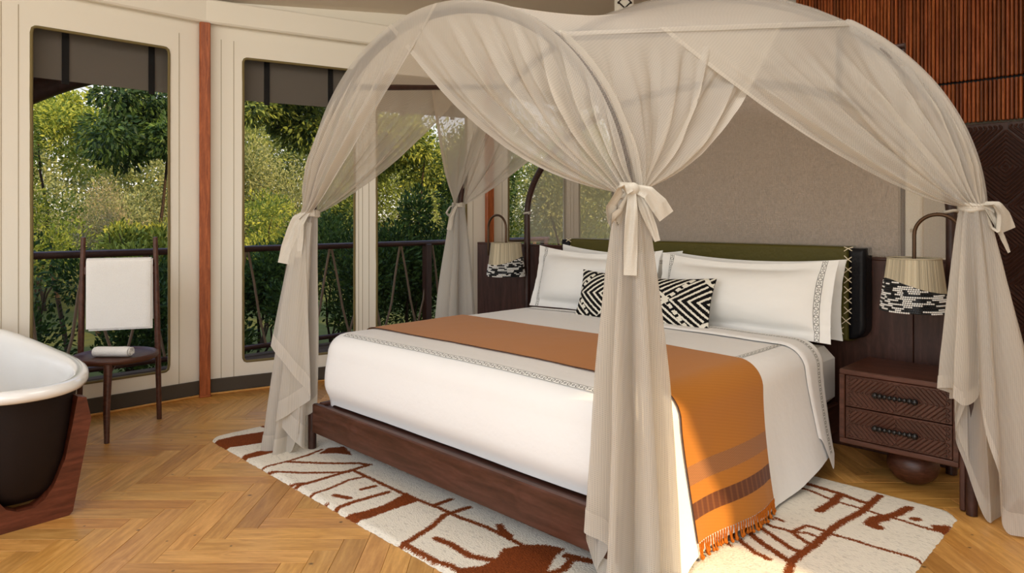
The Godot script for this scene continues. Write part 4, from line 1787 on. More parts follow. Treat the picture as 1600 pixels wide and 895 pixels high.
func make_canopy_frame() -> void:
	var o := thing("bed_canopy", "dark bentwood canopy frame of three tall hoops joined by rails over the bed", "canopy frame", P3(1.12, 1.0, 0))
	for k in 3:
		var path := []
		var q: Array = HOOPS[k]
		var legs := []
		for i in 8:
			path.append(P3(q[0] - q[1], q[4], lerpf(0.016 if k == 0 else 0.003, q[2], i / 8.0)))
		for i in 61:
			path.append(hoop(k, PI * i / 60.0))
		for i in range(7, -1, -1):
			path.append(P3(q[0] + q[1], q[4], lerpf(0.016 if k == 0 else 0.003, q[2], i / 8.0)))
		var mb := MB.new()
		mb.tube(path, 0.0235 if k < 2 else 0.027, 12, true, Color.WHITE, Vector2(1, 6))
		put("hoop", mb, M.canopy_wood, o)
	for k in 2:
		for right in [false, true]:
			var mb := MB.new()
			mb.tube([shoulder(k, right), shoulder(k + 1, right)], 0.017, 10)
			put("rail", mb, M.canopy_wood, o)
			for e in [[k, 0.03], [k + 1, -0.03]]:
				var s := shoulder(e[0], right)
				var dd := (shoulder(k + 1, right) - shoulder(k, right)).normalized()
				var ty := MB.new()
				var ring := []
				for i in 13:
					var a := TAU * i / 12
					ring.append(s + dd * float(e[1]) + Vector3.UP * sin(a) * 0.022 + dd.cross(Vector3.UP).normalized() * cos(a) * 0.022)
				ty.tube(ring, 0.006, 6, false)
				put("cloth_tie", ty, M.sash, o, "", "pale cloth tie")
	# cloth ties on the head hoop's legs
	for th in [0.03, PI - 0.03]:
		var s := hoop(2, th)
		var ty := MB.new()
		var ring := []
		for i in 13:
			var a := TAU * i / 12
			ring.append(s + Vector3(cos(a) * 0.029, 0.004 * sin(a * 2), sin(a) * 0.029))
		ty.tube(ring, 0.009, 6, false)
		ty.tube([s + Vector3(0.028, 0, 0.01), s + Vector3(0.05, 0.012, 0.03), s + Vector3(0.055, -0.01, 0.04)], 0.006, 6)
		put("cloth_tie", ty, M.sash, o, "", "pale cloth tie")


func resample(pts: Array, n: int) -> Array:
	var len := [0.0]
	for i in range(1, pts.size()):
		len.append(len[i - 1] + (pts[i] as Vector3).distance_to(pts[i - 1]))
	var out := []
	var k := 0
	for i in n + 1:
		var t: float = float(len[-1]) * i / n
		while k < pts.size() - 2 and len[k + 1] < t:
			k += 1
		out.append((pts[k] as Vector3).lerp(pts[k + 1], clampf((t - len[k]) / maxf(len[k + 1] - len[k], 1e-6), 0, 1)))
	return out


# a sheer sheet that hangs from the line tops and is gathered at tie; returns [sheet, edge band]
func fan(tops: Array, tie: Vector3, a0: float, a1: float, sag0: float, sag1: float, nrm: Vector3, pleats: float, amp: float, sd: float) -> Array:
	var nu := 132
	var nv := 44
	var M2 := 600
	var T := resample(tops, M2)
	var P := PackedVector3Array()
	for j in nv + 1:
		var s := j / float(nv)
		for i in nu + 1:
			var u := i / float(nu)
			var ang := lerpf(a0, a1, u)
			var ring := 0.040 + 0.006 * sin(TAU * pleats * u)
			var tp := tie + Vector3(cos(ang), 0, -sin(ang)) * ring
			var fold := sm(0.12, 0.75, s) * clampf(u * 6.0, 0, 1) * clampf((1.0 - u) * 6.0, 0, 1)
			var uf := clampf(u + fold * (0.034 * sin(TAU * 6.0 * u + sd) + 0.016 * sin(TAU * 13.0 * u + 2.0 * sd)) * (0.55 + 0.9 * u), 0, 1)
			var top: Vector3 = (T[int(uf * M2)] as Vector3).lerp(T[mini(int(uf * M2) + 1, M2)], fposmod(uf * M2, 1.0)) + nrm * 0.032
			var p := top.lerp(tp, s)
			var len := top.distance_to(tie)
			var sag := lerpf(sag0, sag1, pow(u, 1.5)) * clampf(len, 0.1, 1.3)
			p.y -= sag * 4.0 * s * (1.0 - s) * (0.75 + 0.5 * s)
			var env := sm(0.0, 0.45, s) * (1.0 - 0.72 * sm(0.6, 1.0, s)) * clampf(len / 0.8, 0.15, 1.0)
			var ph := TAU * pleats * u + 2.6 * N(u * 60.0, sd) + 0.8 * N(s * 30.0, u * 40.0, sd)
			var w := sin(ph)
			var d := amp * env * (0.62 * w + 0.30 * sin(2.3 * ph + sd) + 0.9 * N(u * 90.0, s * 25.0, sd))
			p += nrm * (d + amp * env * 1.15)
			P.append(p)
	var mb := MB.new()
	mb.grid(P, nu, nv)
	var band := MB.new()
	var Q := PackedVector3Array()
	for j in nv + 1:
		for i in 3:
			Q.append(P[j * (nu + 1) + nu - 2 + i] + nrm * 0.0015)
	band.grid(Q, 2, nv)
	return [mb, band]


# the gathered tail below the tie; rise lifts the hem towards u = 1
func tail(tie: Vector3, foot: Vector3, ra: Vector3, rb: Vector3, turn0: float, turns: float, pleats: float, hem_at: Callable, hem0: float, sd: float) -> Array:
	var nu := 220
	var nv := 60
	var P := PackedVector3Array()
	for j in nv + 1:
		var s := j / float(nv)
		for i in nu + 1:
			var u := i / float(nu)
			var a := turn0 + TAU * turns * u
			var hem: float = hem0 + maxf(0.0, float(hem_at.call(cos(a), sin(a))) + 0.012 * N(u * 30.0, sd))
			var y := lerpf(tie.y, hem, s)
			var f := (tie.y - y) / (tie.y - hem0)
			var c := tie.lerp(Vector3(foot.x, tie.y, foot.z), pow(f, 0.8))
			var g := pow(f, 0.55)
			var ph := TAU * pleats * u + 3.0 * N(u * 40.0, sd) + 1.0 * N(f * 18.0, u * 12.0, sd)
			var pl := 1.0 + (0.36 * sin(ph) + 0.06 * sin(ph * 2.3 + sd) + 0.25 * N(u * 50.0, f * 9.0, sd)) * (0.35 + 0.75 * sm(0.02, 0.5, f))
			pl *= 1.0 + 0.22 * (u - 0.5) * f
			var r0 := 0.036
			var dir := ra * cos(a) + rb * sin(a)
			var unit := (ra.normalized() * cos(a) + rb.normalized() * sin(a))
			P.append(Vector3(c.x, y, c.z) + (unit * r0 * (1.0 - g) + dir * g) * pl)
	var mb := MB.new()
	mb.grid(P, nu, nv)
	var hm := MB.new()
	var Q := PackedVector3Array()
	for j in range(nv - 4, nv + 1):
		for i in nu + 1:
			var p := P[j * (nu + 1) + i]
			Q.append(p + (p - foot).slide(Vector3.UP).normalized() * 0.002)
	hm.grid(Q, nu, 4)
	return [mb, hm]


# a ribbon of cloth through points (right, up, towards the camera) round a knot
func ribbon(mb: MB, knot: Vector3, pts: Array, widths: Array, across: Vector3) -> void:
	var r := Vector3(0.7104, 0, -0.7038)
	var t := Vector3(0.7038, 0, 0.7104)
	var c := Curve3D.new()
	var W := []
	for i in pts.size():
		var q: Vector3 = pts[i]
		var p := knot + r * q.x + Vector3.UP * q.y + t * q.z
		var tan := Vector3.ZERO
		if i > 0 and i < pts.size() - 1:
			var d: Vector3 = (pts[i + 1] - pts[i - 1]) * 0.22
			tan = r * d.x + Vector3.UP * d.y + t * d.z
		c.add_point(p, -tan, tan)
	var n := 40
	var P := PackedVector3Array()
	var prev := Vector3.ZERO
	var L := c.get_baked_length()
	var ax := r * across.x + Vector3.UP * across.y + t * across.z
	for side in [0]:
		for i in n + 1:
			var f := i / float(n)
			var p := c.sample_baked(L * f)
			var p2 := c.sample_baked(minf(L, L * f + 0.004))
			var p1 := c.sample_baked(maxf(0, L * f - 0.004))
			var d := (p2 - p1).normalized()
			var x := (ax - d * ax.dot(d)).normalized()
			var nn := x.cross(d)
			var k := f * (widths.size() - 1)
			var w: float = lerpf(widths[int(k)], widths[mini(int(k) + 1, widths.size() - 1)], k - int(k))
			for m in 9:
				var v := m / 8.0 - 0.5
				P.append(p + x * w * v + nn * (0.007 * cos(v * 9.0 + f * 3.0) * sin(f * PI)))
	var Q := PackedVector3Array()
	for p in P:
		Q.append(p)
	mb.grid(P, 8, n)


# the open edge of a curtain falling in zigzag folds
func cascade(tie: Vector3) -> Array:
	var r := Vector3(0.7104, 0, -0.7038)
	var t := Vector3(0.7038, 0, 0.7104)
	var key := [Vector3(-0.20, 0.62, 0.085), Vector3(-0.12, 0.54, 0.13), Vector3(0.035, 0.345, 0.115), Vector3(0.03, 0.32, 0.10), Vector3(-0.10, 0.235, 0.125), Vector3(-0.165, 0.20, 0.115), Vector3(-0.14, 0.17, 0.10), Vector3(-0.02, 0.055, 0.11), Vector3(-0.01, 0.04, 0.09)]
	var c := Curve3D.new()
	for i in key.size():
		var tan := Vector3.ZERO
		if i > 0 and i < key.size() - 1:
			tan = (key[i + 1] - key[i - 1]) * 0.16
		c.add_point(key[i], -tan, tan)
	var nu := 90
	var nv := 40
	var L := c.get_baked_length()
	var P := PackedVector3Array()
	for j in nv + 1:
		var s := j / float(nv)
		for i in nu + 1:
			var u := i / float(nu)
			var b := c.sample_baked(L * u)
			var top := Vector3(lerpf(-0.05, 0.02, u), tie.y - 0.05, 0.045)
			var x := lerpf(top.x, b.x, pow(s, 0.8))
			var q := lerpf(top.z, b.z, pow(s, 0.6)) + 0.006 * sin(u * 30.0) * s
			P.append(Vector3(tie.x, 0, tie.z) + r * x + t * q + Vector3.UP * lerpf(top.y, b.y, s))
	var mb := MB.new()
	mb.grid(P, nu, nv)
	var Q := PackedVector3Array()
	for j in range(nv - 4, nv + 1):
		for i in nu + 1:
			Q.append(P[j * (nu + 1) + i] + t * 0.002)
	var hm := MB.new()
	hm.grid(Q, nu, 4)
	return [mb, hm]


func sash_ring(mb: MB, tie: Vector3, r: float) -> void:
	for k in 3:
		var ring := []
		for i in 25:
			var a := TAU * i / 24
			ring.append(tie + Vector3(cos(a) * r, 0.010 * (k - 1) + 0.004 * sin(a * 3 + k), sin(a) * r))
		mb.tube(ring, 0.010, 8, false)


func hoop_arc(k: int, t0: float, t1: float, off: float, n := 40) -> Array:
	var out := []
	for i in n + 1:
		out.append(hoop(k, lerpf(t0, t1, i / float(n)), off))
	return out


func rail_pts(k: int, right: bool, t0: float, t1: float, drop := 0.016, n := 20) -> Array:
	var out := []
	var a := shoulder(k, right, 0.0)
	var b := shoulder(k + 1, right, 0.0)
	for i in n + 1:
		var t := lerpf(t0, t1, i / float(n))
		out.append(a.lerp(b, t) + Vector3(0, drop, 0) + Vector3(0.006 if right else -0.006, 0, 0))
	return out


func make_nets() -> void:
	var roof := thing("canopy_net", "sheer cream net draped over the tops of the canopy hoops above the bed", "canopy net", P3(1.12, 1.0, 2.0))
	var nu := 72
	var P := PackedVector3Array()
	var rows := 0
	for seg in 2:
		var n := 18 if seg == 0 else 8
		for j in range(0 if seg == 0 else 1, n + 1):
			var t := j / float(n)
			for i in nu + 1:
				var f := i / float(nu)
				var t0: float = lerpf(HOOPS[seg][5] - 0.035, PI - HOOPS[seg][5] + 0.035, f)
				var t1: float = lerpf(HOOPS[seg + 1][5] - 0.035, PI - HOOPS[seg + 1][5] + 0.035, f)
				var p := hoop(seg, t0, 0.027).lerp(hoop(seg + 1, t1, 0.027), t)
				var e := sin(f * PI)
				p.y -= (0.10 if seg == 0 else 0.05) * 4.0 * t * (1.0 - t) * pow(e, 0.6)
				p.y += 0.020 * N(f * 50.0, t * 6.0, 33.0) * sin(t * PI)
				P.append(p)
			rows += 1
	var mb := MB.new()
	mb.grid(P, nu, rows - 1)
	put("roof_sheet", mb, M.net, roof)
	# net drawn round the outside of the foot hoop and the second hoop
	for k in 2:
		mb = MB.new()
		P = PackedVector3Array()
		for j in 13:
			var b := lerpf(-0.2, PI + 0.2, j / 12.0)
			for i in 97:
				var th := lerpf(0.02, PI - 0.02, i / 96.0)
				var r := 0.031 + 0.003 * N(i * 9.0, j * 6.0, k * 40.0)
				P.append(hoop(k, th, r * sin(b)) + Vector3(0, 0, r * cos(b)))
		mb.grid(P, 96, 12)
		put("hoop_sleeve", mb, M.net_thin, roof)
	# thin net filling the head hoop
	mb = MB.new()
	P = PackedVector3Array()
	for j in 13:
		for i in 41:
			var th := lerpf(0.0, PI, i / 40.0)
			var p := hoop(2, th, -0.02)
			var low := Vector3(p.x, 1.13, p.z - 0.01)
			P.append(p.lerp(low, j / 12.0) + Vector3(0, 0, 0.006 * N(p.x * 20.0, j * 2.0)))
	mb.grid(P, 40, 12)
	put("head_net", mb, M.net_thin, roof)

	# corner curtains. angles round a tie: 0 = +x, PI/2 = towards the head
	var off := 0.03
	# foot left
	var tie := P3(-0.008, -0.006, 1.365)
	var o := thing("net_curtain", "sheer cream net curtain tied at the foot post on the window side of the bed", "curtain", tie, "tied-back canopy curtains")
	var fs := fan(hoop_arc(0, 0.10, 1.64, off), tie, PI * 0.9, PI * 1.9, 0.02, 0.05, Vector3(0, 0, 1), 8.0, 0.032, 1.0)
	put_sheet(fs, o, "front_sheet")
	fs = fan(hoop_arc(0, 0.10, HOOPS[0][5], off) + rail_pts(0, false, 0.0, 0.72), tie, PI * 1.0, PI * 0.4, 0.02, 0.07, Vector3(-1, 0, 0), 9.0, 0.03, 2.0)
	put_sheet(fs, o, "side_sheet")
	var tl := tail(tie + Vector3(0, 0.01, 0), tie + Vector3(-0.085, 0, 0.085), Vector3(0.7104, 0, -0.7038) * 0.115, Vector3(0.7038, 0, 0.7104) * 0.085, PI * 1.15, 1.12, 8.0, func(r, t): return (0.30 + 0.10 * sin(r * 19.0)) * sm(0.15, 0.95, r) * sm(-0.6, 0.2, t), 0.012, 3.0)
	put("tail", tl[0], M.net, o)
	put("hem", tl[1], M.net_hem, o)
	var cas := cascade(tie)
	put("cascade", cas[0], M.net, o)
	put("hem", cas[1], M.net_hem, o)
	var sb := MB.new()
	sash_ring(sb, tie, 0.044)
	ribbon(sb, tie, [Vector3(-0.02, 0.01, 0.05), Vector3(-0.06, -0.02, 0.06), Vector3(-0.085, -0.10, 0.06), Vector3(-0.11, -0.19, 0.06), Vector3(-0.125, -0.285, 0.055)], [0.03, 0.06, 0.07, 0.085, 0.10], Vector3(1, 0.25, 0.2))
	ribbon(sb, tie, [Vector3(0.0, 0.01, 0.05), Vector3(-0.04, -0.06, 0.075), Vector3(-0.05, -0.16, 0.075), Vector3(-0.06, -0.25, 0.07)], [0.03, 0.05, 0.06, 0.06], Vector3(1, 0, 0.3))
	put("sash", sb, M.sash, o)
	# foot right
	tie = P3(2.208, -0.004, 1.435)
	o = thing("net_curtain", "sheer cream net curtain tied with a big bow at the foot post nearest the camera", "curtain", tie, "tied-back canopy curtains")
	fs = fan(hoop_arc(0, PI - 0.14, 1.30, off), tie, PI * 1.95, PI * 1.05, 0.02, 0.10, Vector3(0, 0, 1), 9.0, 0.034, 4.0)
	put_sheet(fs, o, "front_sheet")
	fs = fan(hoop_arc(0, PI - 0.14, PI - HOOPS[0][5], off) + rail_pts(0, true, 0.0, 0.72), tie, PI * 0.0, PI * 0.6, 0.02, 0.09, Vector3(1, 0, 0), 8.0, 0.03, 5.0)
	put_sheet(fs, o, "side_sheet")
	tl = tail(tie + Vector3(0, 0.01, 0), tie + Vector3(0.012, 0, 0.012), Vector3(0.7104, 0, -0.7038) * 0.132, Vector3(0.7038, 0, 0.7104) * 0.10, PI * 1.2, 1.12, 8.0, func(r, t): return 0.25 * sm(-0.55, -1.0, r), 0.02, 6.0)
	put("tail", tl[0], M.net, o)
	put("hem", tl[1], M.net_hem, o)
	sb = MB.new()
	sash_ring(sb, tie, 0.046)
	ball(sb, tie + Vector3(0.7038, 0, 0.7104) * 0.055 + Vector3(0, 0.008, 0), 0.024)
	ribbon(sb, tie + Vector3(0, 0.005, 0), [Vector3(0.0, 0.014, 0.065), Vector3(-0.045, 0.004, 0.095), Vector3(-0.078, -0.055, 0.085), Vector3(-0.068, -0.105, 0.07), Vector3(-0.035, -0.075, 0.06), Vector3(0, 0.0, 0.055)], [0.03, 0.06, 0.075, 0.07, 0.055, 0.03], Vector3(0.75, 0.3, -0.6))
	ribbon(sb, tie, [Vector3(0.01, 0.01, 0.06), Vector3(0.05, -0.005, 0.075), Vector3(0.09, -0.05, 0.07), Vector3(0.115, -0.085, 0.06)], [0.03, 0.05, 0.065, 0.06], Vector3(0.5, 0.8, 0.0))
	ribbon(sb, tie, [Vector3(-0.005, 0.0, 0.065), Vector3(-0.008, -0.06, 0.085), Vector3(-0.012, -0.16, 0.085), Vector3(-0.014, -0.285, 0.085)], [0.028, 0.042, 0.046, 0.044], Vector3(1, 0, 0.25))
	ribbon(sb, tie, [Vector3(0.015, -0.005, 0.05), Vector3(0.04, -0.06, 0.065), Vector3(0.07, -0.13, 0.06), Vector3(0.085, -0.17, 0.055)], [0.02, 0.035, 0.03, 0.02], Vector3(1, 0.2, 0.4))
	put("sash", sb, M.sash, o)
	# head right (second hoop)
	tie = P3(2.905, 1.652, 1.39)
	o = thing("net_curtain", "sheer cream net curtain tied beside the nightstand, its pointed hem trailing on the floor", "curtain", tie, "tied-back canopy curtains")
	var tops := rail_pts(0, true, 0.30, 1.0)
	tops.reverse()
	fs = fan(hoop_arc(1, PI - 0.05, PI - HOOPS[1][5], off) + tops, tie, PI * 1.9, PI * 1.2, 0.01, 0.085, Vector3(0.8, 0, 0.6), 9.0, 0.034, 7.0)
	put_sheet(fs, o, "side_sheet")
	fs = fan(hoop_arc(1, PI - 0.05, PI - HOOPS[1][5], off) + rail_pts(1, true, 0.0, 0.9), tie, PI * 0.1, PI * 0.6, 0.01, 0.04, Vector3(1, 0, 0), 5.0, 0.02, 8.0)
	put_sheet(fs, o, "back_sheet")
	tl = tail(tie + Vector3(0, 0.01, 0), tie + Vector3(0.09, 0, 0.10), Vector3(0.7104, 0, -0.7038) * 0.185, Vector3(0.7038, 0, 0.7104) * 0.10, PI * 1.45, -1.12, 8.0, func(r, t): return (0.56 - 0.03 * sin(r * 14.0)) * sm(0.22, -0.62, r) + 0.16 * sm(0.45, 1.0, r), 0.006, 9.0)
	put("tail", tl[0], M.net, o)
	put("hem", tl[1], M.net_hem, o)
	sb = MB.new()
	sash_ring(sb, tie, 0.046)
	ribbon(sb, tie, [Vector3(0.01, 0.01, 0.06), Vector3(0.04, 0.012, 0.075), Vector3(0.062, -0.03, 0.075), Vector3(0.06, -0.105, 0.07), Vector3(0.038, -0.09, 0.065), Vector3(0.02, -0.02, 0.055)], [0.03, 0.05, 0.06, 0.055, 0.04, 0.025], Vector3(0.4, 0.1, -0.9))
	ribbon(sb, tie, [Vector3(0.02, 0.012, 0.05), Vector3(0.065, 0.0, 0.06), Vector3(0.10, -0.045, 0.05), Vector3(0.125, -0.105, 0.04)], [0.03, 0.065, 0.085, 0.085], Vector3(0.9, 0.45, 0.0))
	ribbon(sb, tie, [Vector3(0.03, 0.0, 0.05), Vector3(0.07, -0.09, 0.065), Vector3(0.105, -0.16, 0.06), Vector3(0.125, -0.20, 0.055)], [0.025, 0.03, 0.03, 0.012], Vector3(1, 0.2, 0.0))
	put("sash", sb, M.sash, o)
	# head left (second hoop)
	tie = P3(-0.632, 1.655, 1.44)
	o = thing("net_curtain", "sheer cream net curtain tied beside the far wall lamp, standing clear of the bed", "curtain", tie, "tied-back canopy curtains")
	tops = rail_pts(0, false, 0.45, 1.0)
	tops.reverse()
	fs = fan(hoop_arc(1, 0.05, HOOPS[1][5], off) + tops, tie, PI * 1.1, PI * 1.6, 0.01, 0.06, Vector3(0.5, 0, 0.85), 8.0, 0.028, 11.0)
	put_sheet(fs, o, "side_sheet")
	fs = fan(hoop_arc(1, 0.05, HOOPS[1][5], off) + rail_pts(1, false, 0.0, 0.9), tie, PI * 0.9, PI * 0.3, 0.01, 0.05, Vector3(0.6, 0, 0.8), 6.0, 0.028, 12.0)
	put_sheet(fs, o, "back_sheet")
	tl = tail(tie + Vector3(0, 0.01, 0), tie + Vector3(-0.02, 0, 0.02), Vector3(0.7104, 0, -0.7038) * 0.15, Vector3(0.7038, 0, 0.7104) * 0.09, PI * 1.2, 1.1, 7.0, func(r, t): return 0.1 * sm(0.5, 1.0, r), 0.012, 13.0)
	put("tail", tl[0], M.net, o)
	put("hem", tl[1], M.net_hem, o)
	sb = MB.new()
	sash_ring(sb, tie, 0.044)
	ribbon(sb, tie, [Vector3(-0.01, 0.005, 0.055), Vector3(-0.06, -0.01, 0.06), Vector3(-0.09, -0.06, 0.055), Vector3(-0.07, -0.085, 0.05), Vector3(-0.03, -0.03, 0.05)], [0.02, 0.035, 0.04, 0.035, 0.02], Vector3(0.3, 0.2, -0.9))
	ribbon(sb, tie, [Vector3(-0.01, 0, 0.055), Vector3(-0.05, -0.09, 0.06), Vector3(-0.07, -0.2, 0.055)], [0.02, 0.035, 0.04], Vector3(1, 0.2, 0.2))
	put("sash", sb, M.sash, o)


func put_sheet(fs: Array, o: Node3D, called: String) -> void:
	var s := put(called, fs[0], M.net, o)
	put("edge_band", fs[1], M.net_hem, s)


# ---------------------------------------------------------------- outdoors
func leaf_mesh() -> ArrayMesh:
	var mb := MB.new()
	var L := [Vector3(0, 0, 0), Vector3(-0.2, 0.35, 0.07), Vector3(-0.17, 0.7, 0.02), Vector3(0, 1.0, -0.12), Vector3(0.17, 0.7, 0.02), Vector3(0.2, 0.35, 0.07), Vector3(0, 0.5, -0.02)]
	for k in 6:
		var a: Vector3 = L[k]
		var b: Vector3 = L[(k + 1) % 6]
		var c: Vector3 = L[6]
		var nn := (b - a).cross(c - a).normalized()
		if nn.z < 0:
			nn = -nn
		mb.face([a, b, c], nn)
	return mb.mesh()


var LEAF: ArrayMesh


# leaves in an uneven cloud; cols = dark and light leaf colours (linear), sun = share of light ones
func foliage(parent: Node3D, called: String, c: Vector3, rad: Vector3, count: int, size: float, dark: Color, light: Color, sun: float, sd: int, droop := 0.0) -> void:
	var r := RandomNumberGenerator.new()
	r.seed = sd
	var mm := MultiMesh.new()
	mm.transform_format = MultiMesh.TRANSFORM_3D
	mm.use_colors = true
	mm.mesh = LEAF
	count = int(count * 1.9)
	size *= 0.72
	mm.instance_count = count
	var lumps := []
	for k in 14:
		lumps.append([Vector3(r.randfn(), r.randfn() * 0.8, r.randfn()).normalized() * r.randf_range(0.35, 0.85), r.randf_range(0.28, 0.5), r.randf_range(-0.12, 0.12)])
	for i in count:
		var l: Array = lumps[r.randi() % lumps.size()]
		var d := Vector3(r.randfn(), r.randfn(), r.randfn()).normalized()
		var p: Vector3 = l[0] + d * float(l[1]) * pow(r.randf(), 0.4)
		var out := (d + Vector3(0, 0.5 - droop * 1.6, 0) + Vector3(r.randfn(), r.randfn(), r.randfn()) * 0.5).normalized()
		var y := out
		var x := y.cross(Vector3(r.randfn(), r.randfn(), r.randfn())).normalized()
		var z := x.cross(y)
		var s := size * r.randf_range(0.6, 1.25)
		mm.set_instance_transform(i, Transform3D(Basis(x * s, y * s, z * s), c + p * rad))
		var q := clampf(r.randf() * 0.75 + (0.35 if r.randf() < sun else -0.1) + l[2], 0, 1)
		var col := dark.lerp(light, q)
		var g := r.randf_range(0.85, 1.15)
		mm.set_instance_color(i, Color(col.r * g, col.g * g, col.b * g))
	var o := MultiMeshInstance3D.new()
	o.name = called
	o.multimesh = mm
	o.material_override = M.leaf
	o.set_meta("kind", "stuff")
	parent.add_child(o, true)
	o.position = -parent.position


func stems(parent: Node3D, base: Vector3, c: Vector3, rad: Vector3, n: int, r0: float, sd: int, called := "stem") -> void:
	var r := RandomNumberGenerator.new()
	r.seed = sd + 500
	for k in n:
		var mb := MB.new()
		var tip := c + Vector3(r.randf_range(-0.7, 0.7) * rad.x, r.randf_range(-0.1, 0.6) * rad.y, r.randf_range(-0.7, 0.7) * rad.z)
		var path := []
		var rr := []
		for i in 8:
			var t := i / 7.0
			path.append(base.lerp(tip, t) + Vector3(r.randfn() * 0.03, 0.12 * sin(t * PI), r.randfn() * 0.03) * rad.x)
			rr.append(lerpf(r0, r0 * 0.25, t))
		mb.tube(path, rr, 6)
		put(called, mb, M.bark, parent)


const GROUND := -0.75


func shrub(called: String, label: String, category: String, x: float, v: float, h: float, rad: Vector3, count: int, size: float, dark: Color, light: Color, sun: float, sd: int, nst := 3, droop := 0.0, group := "") -> void:
	var o := thing(called, label, category, P3(x, v, ground_h(x, v)), group)
	stems(o, P3(x, v, ground_h(x, v)), P3(x, v, h), rad, nst, 0.02 if category != "tree" else 0.035, sd, "stem" if category == "shrub" else "branch")
	foliage(o, "foliage", P3(x, v, h), rad, count, size, dark, light, sun, sd, droop)


func ground_h(x: float, v: float) -> float:
	return GROUND + 1.6 * sm(-7.0, -22.0, x) + 0.15 * N(x * 4.0, v * 4.0)


func make_outdoors() -> void:
	LEAF = leaf_mesh()
	var P := PackedVector3Array()
	for j in 41:
		for i in 41:
			var x := lerpf(-40.0, -1.9, pow(i / 40.0, 0.7))
			var v := lerpf(-25.0, 45.0, j / 40.0)
			P.append(P3(x, v, ground_h(x, v)))
	var mb := MB.new()
	mb.grid(P, 40, 40)
	structure("ground", mb, M.earth)
	var gn := MB.new()
	gn.cbox(P3(20, -6, -0.4), Vector3(45, 0.3, 60), 0.0)
	structure("ground", gn, M.earth)

	# deck boards outside the canvas and the railing along their edge
	var deck := structure_root("floor_deck")
	for k in 9:
		var bx := MB.new()
		bx.cbox(P3(-1.88 - k * 0.145, 0.3, -0.04), Vector3(0.138, 0.035, 10.5), 0.004, Basis.IDENTITY, Color(1, 1, 1) * (0.85 + 0.3 * fposmod(k * 0.37, 1.0)), Vector2(k * 0.17, k * 0.31))
		put("deck_board", bx, M.deck, deck)
	for k in 5:
		var bm := MB.new()
		bm.cbox(P3(-2.45, -4.5 + k * 2.4, -0.44), Vector3(1.3, 0.76, 0.10), 0.005)
		put("deck_joist", bm, M.deck, deck)
	var rl := thing("deck_railing", "dark round-topped wooden deck railing with slanting rope loops outside the windows", "railing", P3(-3.0, 0.3, -0.02))
	var tr := MB.new()
	tr.tube([P3(-3.0, -4.8, 1.03), P3(-3.0, -1.0, 1.035), P3(-3.0, 2.0, 1.03), P3(-3.0, 5.4, 1.03)], 0.032, 12)
	put("top_rail", tr, M.walnut, rl)
	var br := MB.new()
	br.tube([P3(-3.0, -4.8, 0.06), P3(-3.0, 5.4, 0.06)], 0.025, 10)
	put("bottom_rail", br, M.walnut, rl)
	for v in [-2.5, 0.36, 3.19, 5.3]:
		var pm := MB.new()
		pm.cbox(P3(-2.985, v, 0.49), Vector3(0.085, 1.06, 0.085), 0.006)
		put("post", pm, M.walnut, rl)
	rng.seed = 12
	var v := -4.55
	while v < 5.2:
		for s in [-1.0, 1.0]:
			var rp := MB.new()
			var lean := rng.randf_range(0.13, 0.20)
			rp.tube([P3(-3.0, v + 0.012 * s, 1.0), P3(-2.995, v + (0.02 + lean * 0.3) * s, 0.70), P3(-2.99, v + lean * 0.75 * s, 0.35), P3(-3.0, v + lean * 1.2 * s, 0.07)], 0.0125, 8)
			put("rope", rp, M.rope, rl)
		v += 0.46

	# grey rain flaps hanging outside the windows, held by black straps
	for q in [[SEG_A, 3.40, 4.60, "grey canvas rain flap with two black straps outside the window behind the towel stool"], [SEG_B, 0.12, 1.26, "grey canvas rain flap with black straps outside the window right of the nearest tent pole"], [SEG_B, 1.28, 2.38, "grey canvas rain flap outside the window seen through the foot curtain"]]:
		var s: Array = q[0]
		var d := seg_dir(s)
		var f := thing("rain_flap", q[3], "canvas flap", seg_at(s, (q[1] + q[2]) / 2, 2.5, -0.12), "rain flaps over the windows")
		var fp := PackedVector3Array()
		for j in 9:
			for i in 33:
				var t := lerpf(q[1], q[2], i / 32.0)
				var y := lerpf(2.86, 2.265, j / 8.0)
				fp.append(seg_at(s, t, y, -0.105 + 0.006 * N(t * 50.0, y * 10.0)))
		var fm := MB.new()
		fm.grid(fp, 32, 8)
		put("canvas", fm, M.awning, f)
		for k in 2:
			var t: float = lerpf(q[1], q[2], 0.31 if k == 0 else 0.76)
			var stp := MB.new()
			stp.cbox(seg_at(s, t, 2.55, -0.094), Vector3(0.042, 0.62, 0.006), 0.001, Basis(d, Vector3.UP, -d.cross(Vector3.UP)))
			put("strap", stp, M.black_strap, f)
	# curved timber brace under the roof edge
	var brc := thing("timber_brace", "dark curved timber roof brace outside the window behind the towel stool", "timber brace", P3(-2.5, -0.9, 2.1))
	var bt := MB.new()
	var bp := []
	for i in 14:
		var t := i / 13.0
		bp.append(P3(-2.5, lerpf(-1.75, -0.15, t), 1.62 + 0.95 * sin(t * 1.45)))
	bt.tube(bp, 0.10, 12)
	put("beam", bt, M.dark_walnut, brc)
	var rf := MB.new()
	rf.cbox(P3(-2.2, 0.3, 2.95), Vector3(0.85, 0.04, 10.8), 0.004, Basis(Vector3(0, 0, 1), 0.16))
	var ro := thing("veranda_roof", "dark grey canvas veranda roof over the deck outside the windows", "veranda roof", P3(-2.2, 0.3, 2.9))
	put("canvas", rf, M.awning, ro)

	make_planting()


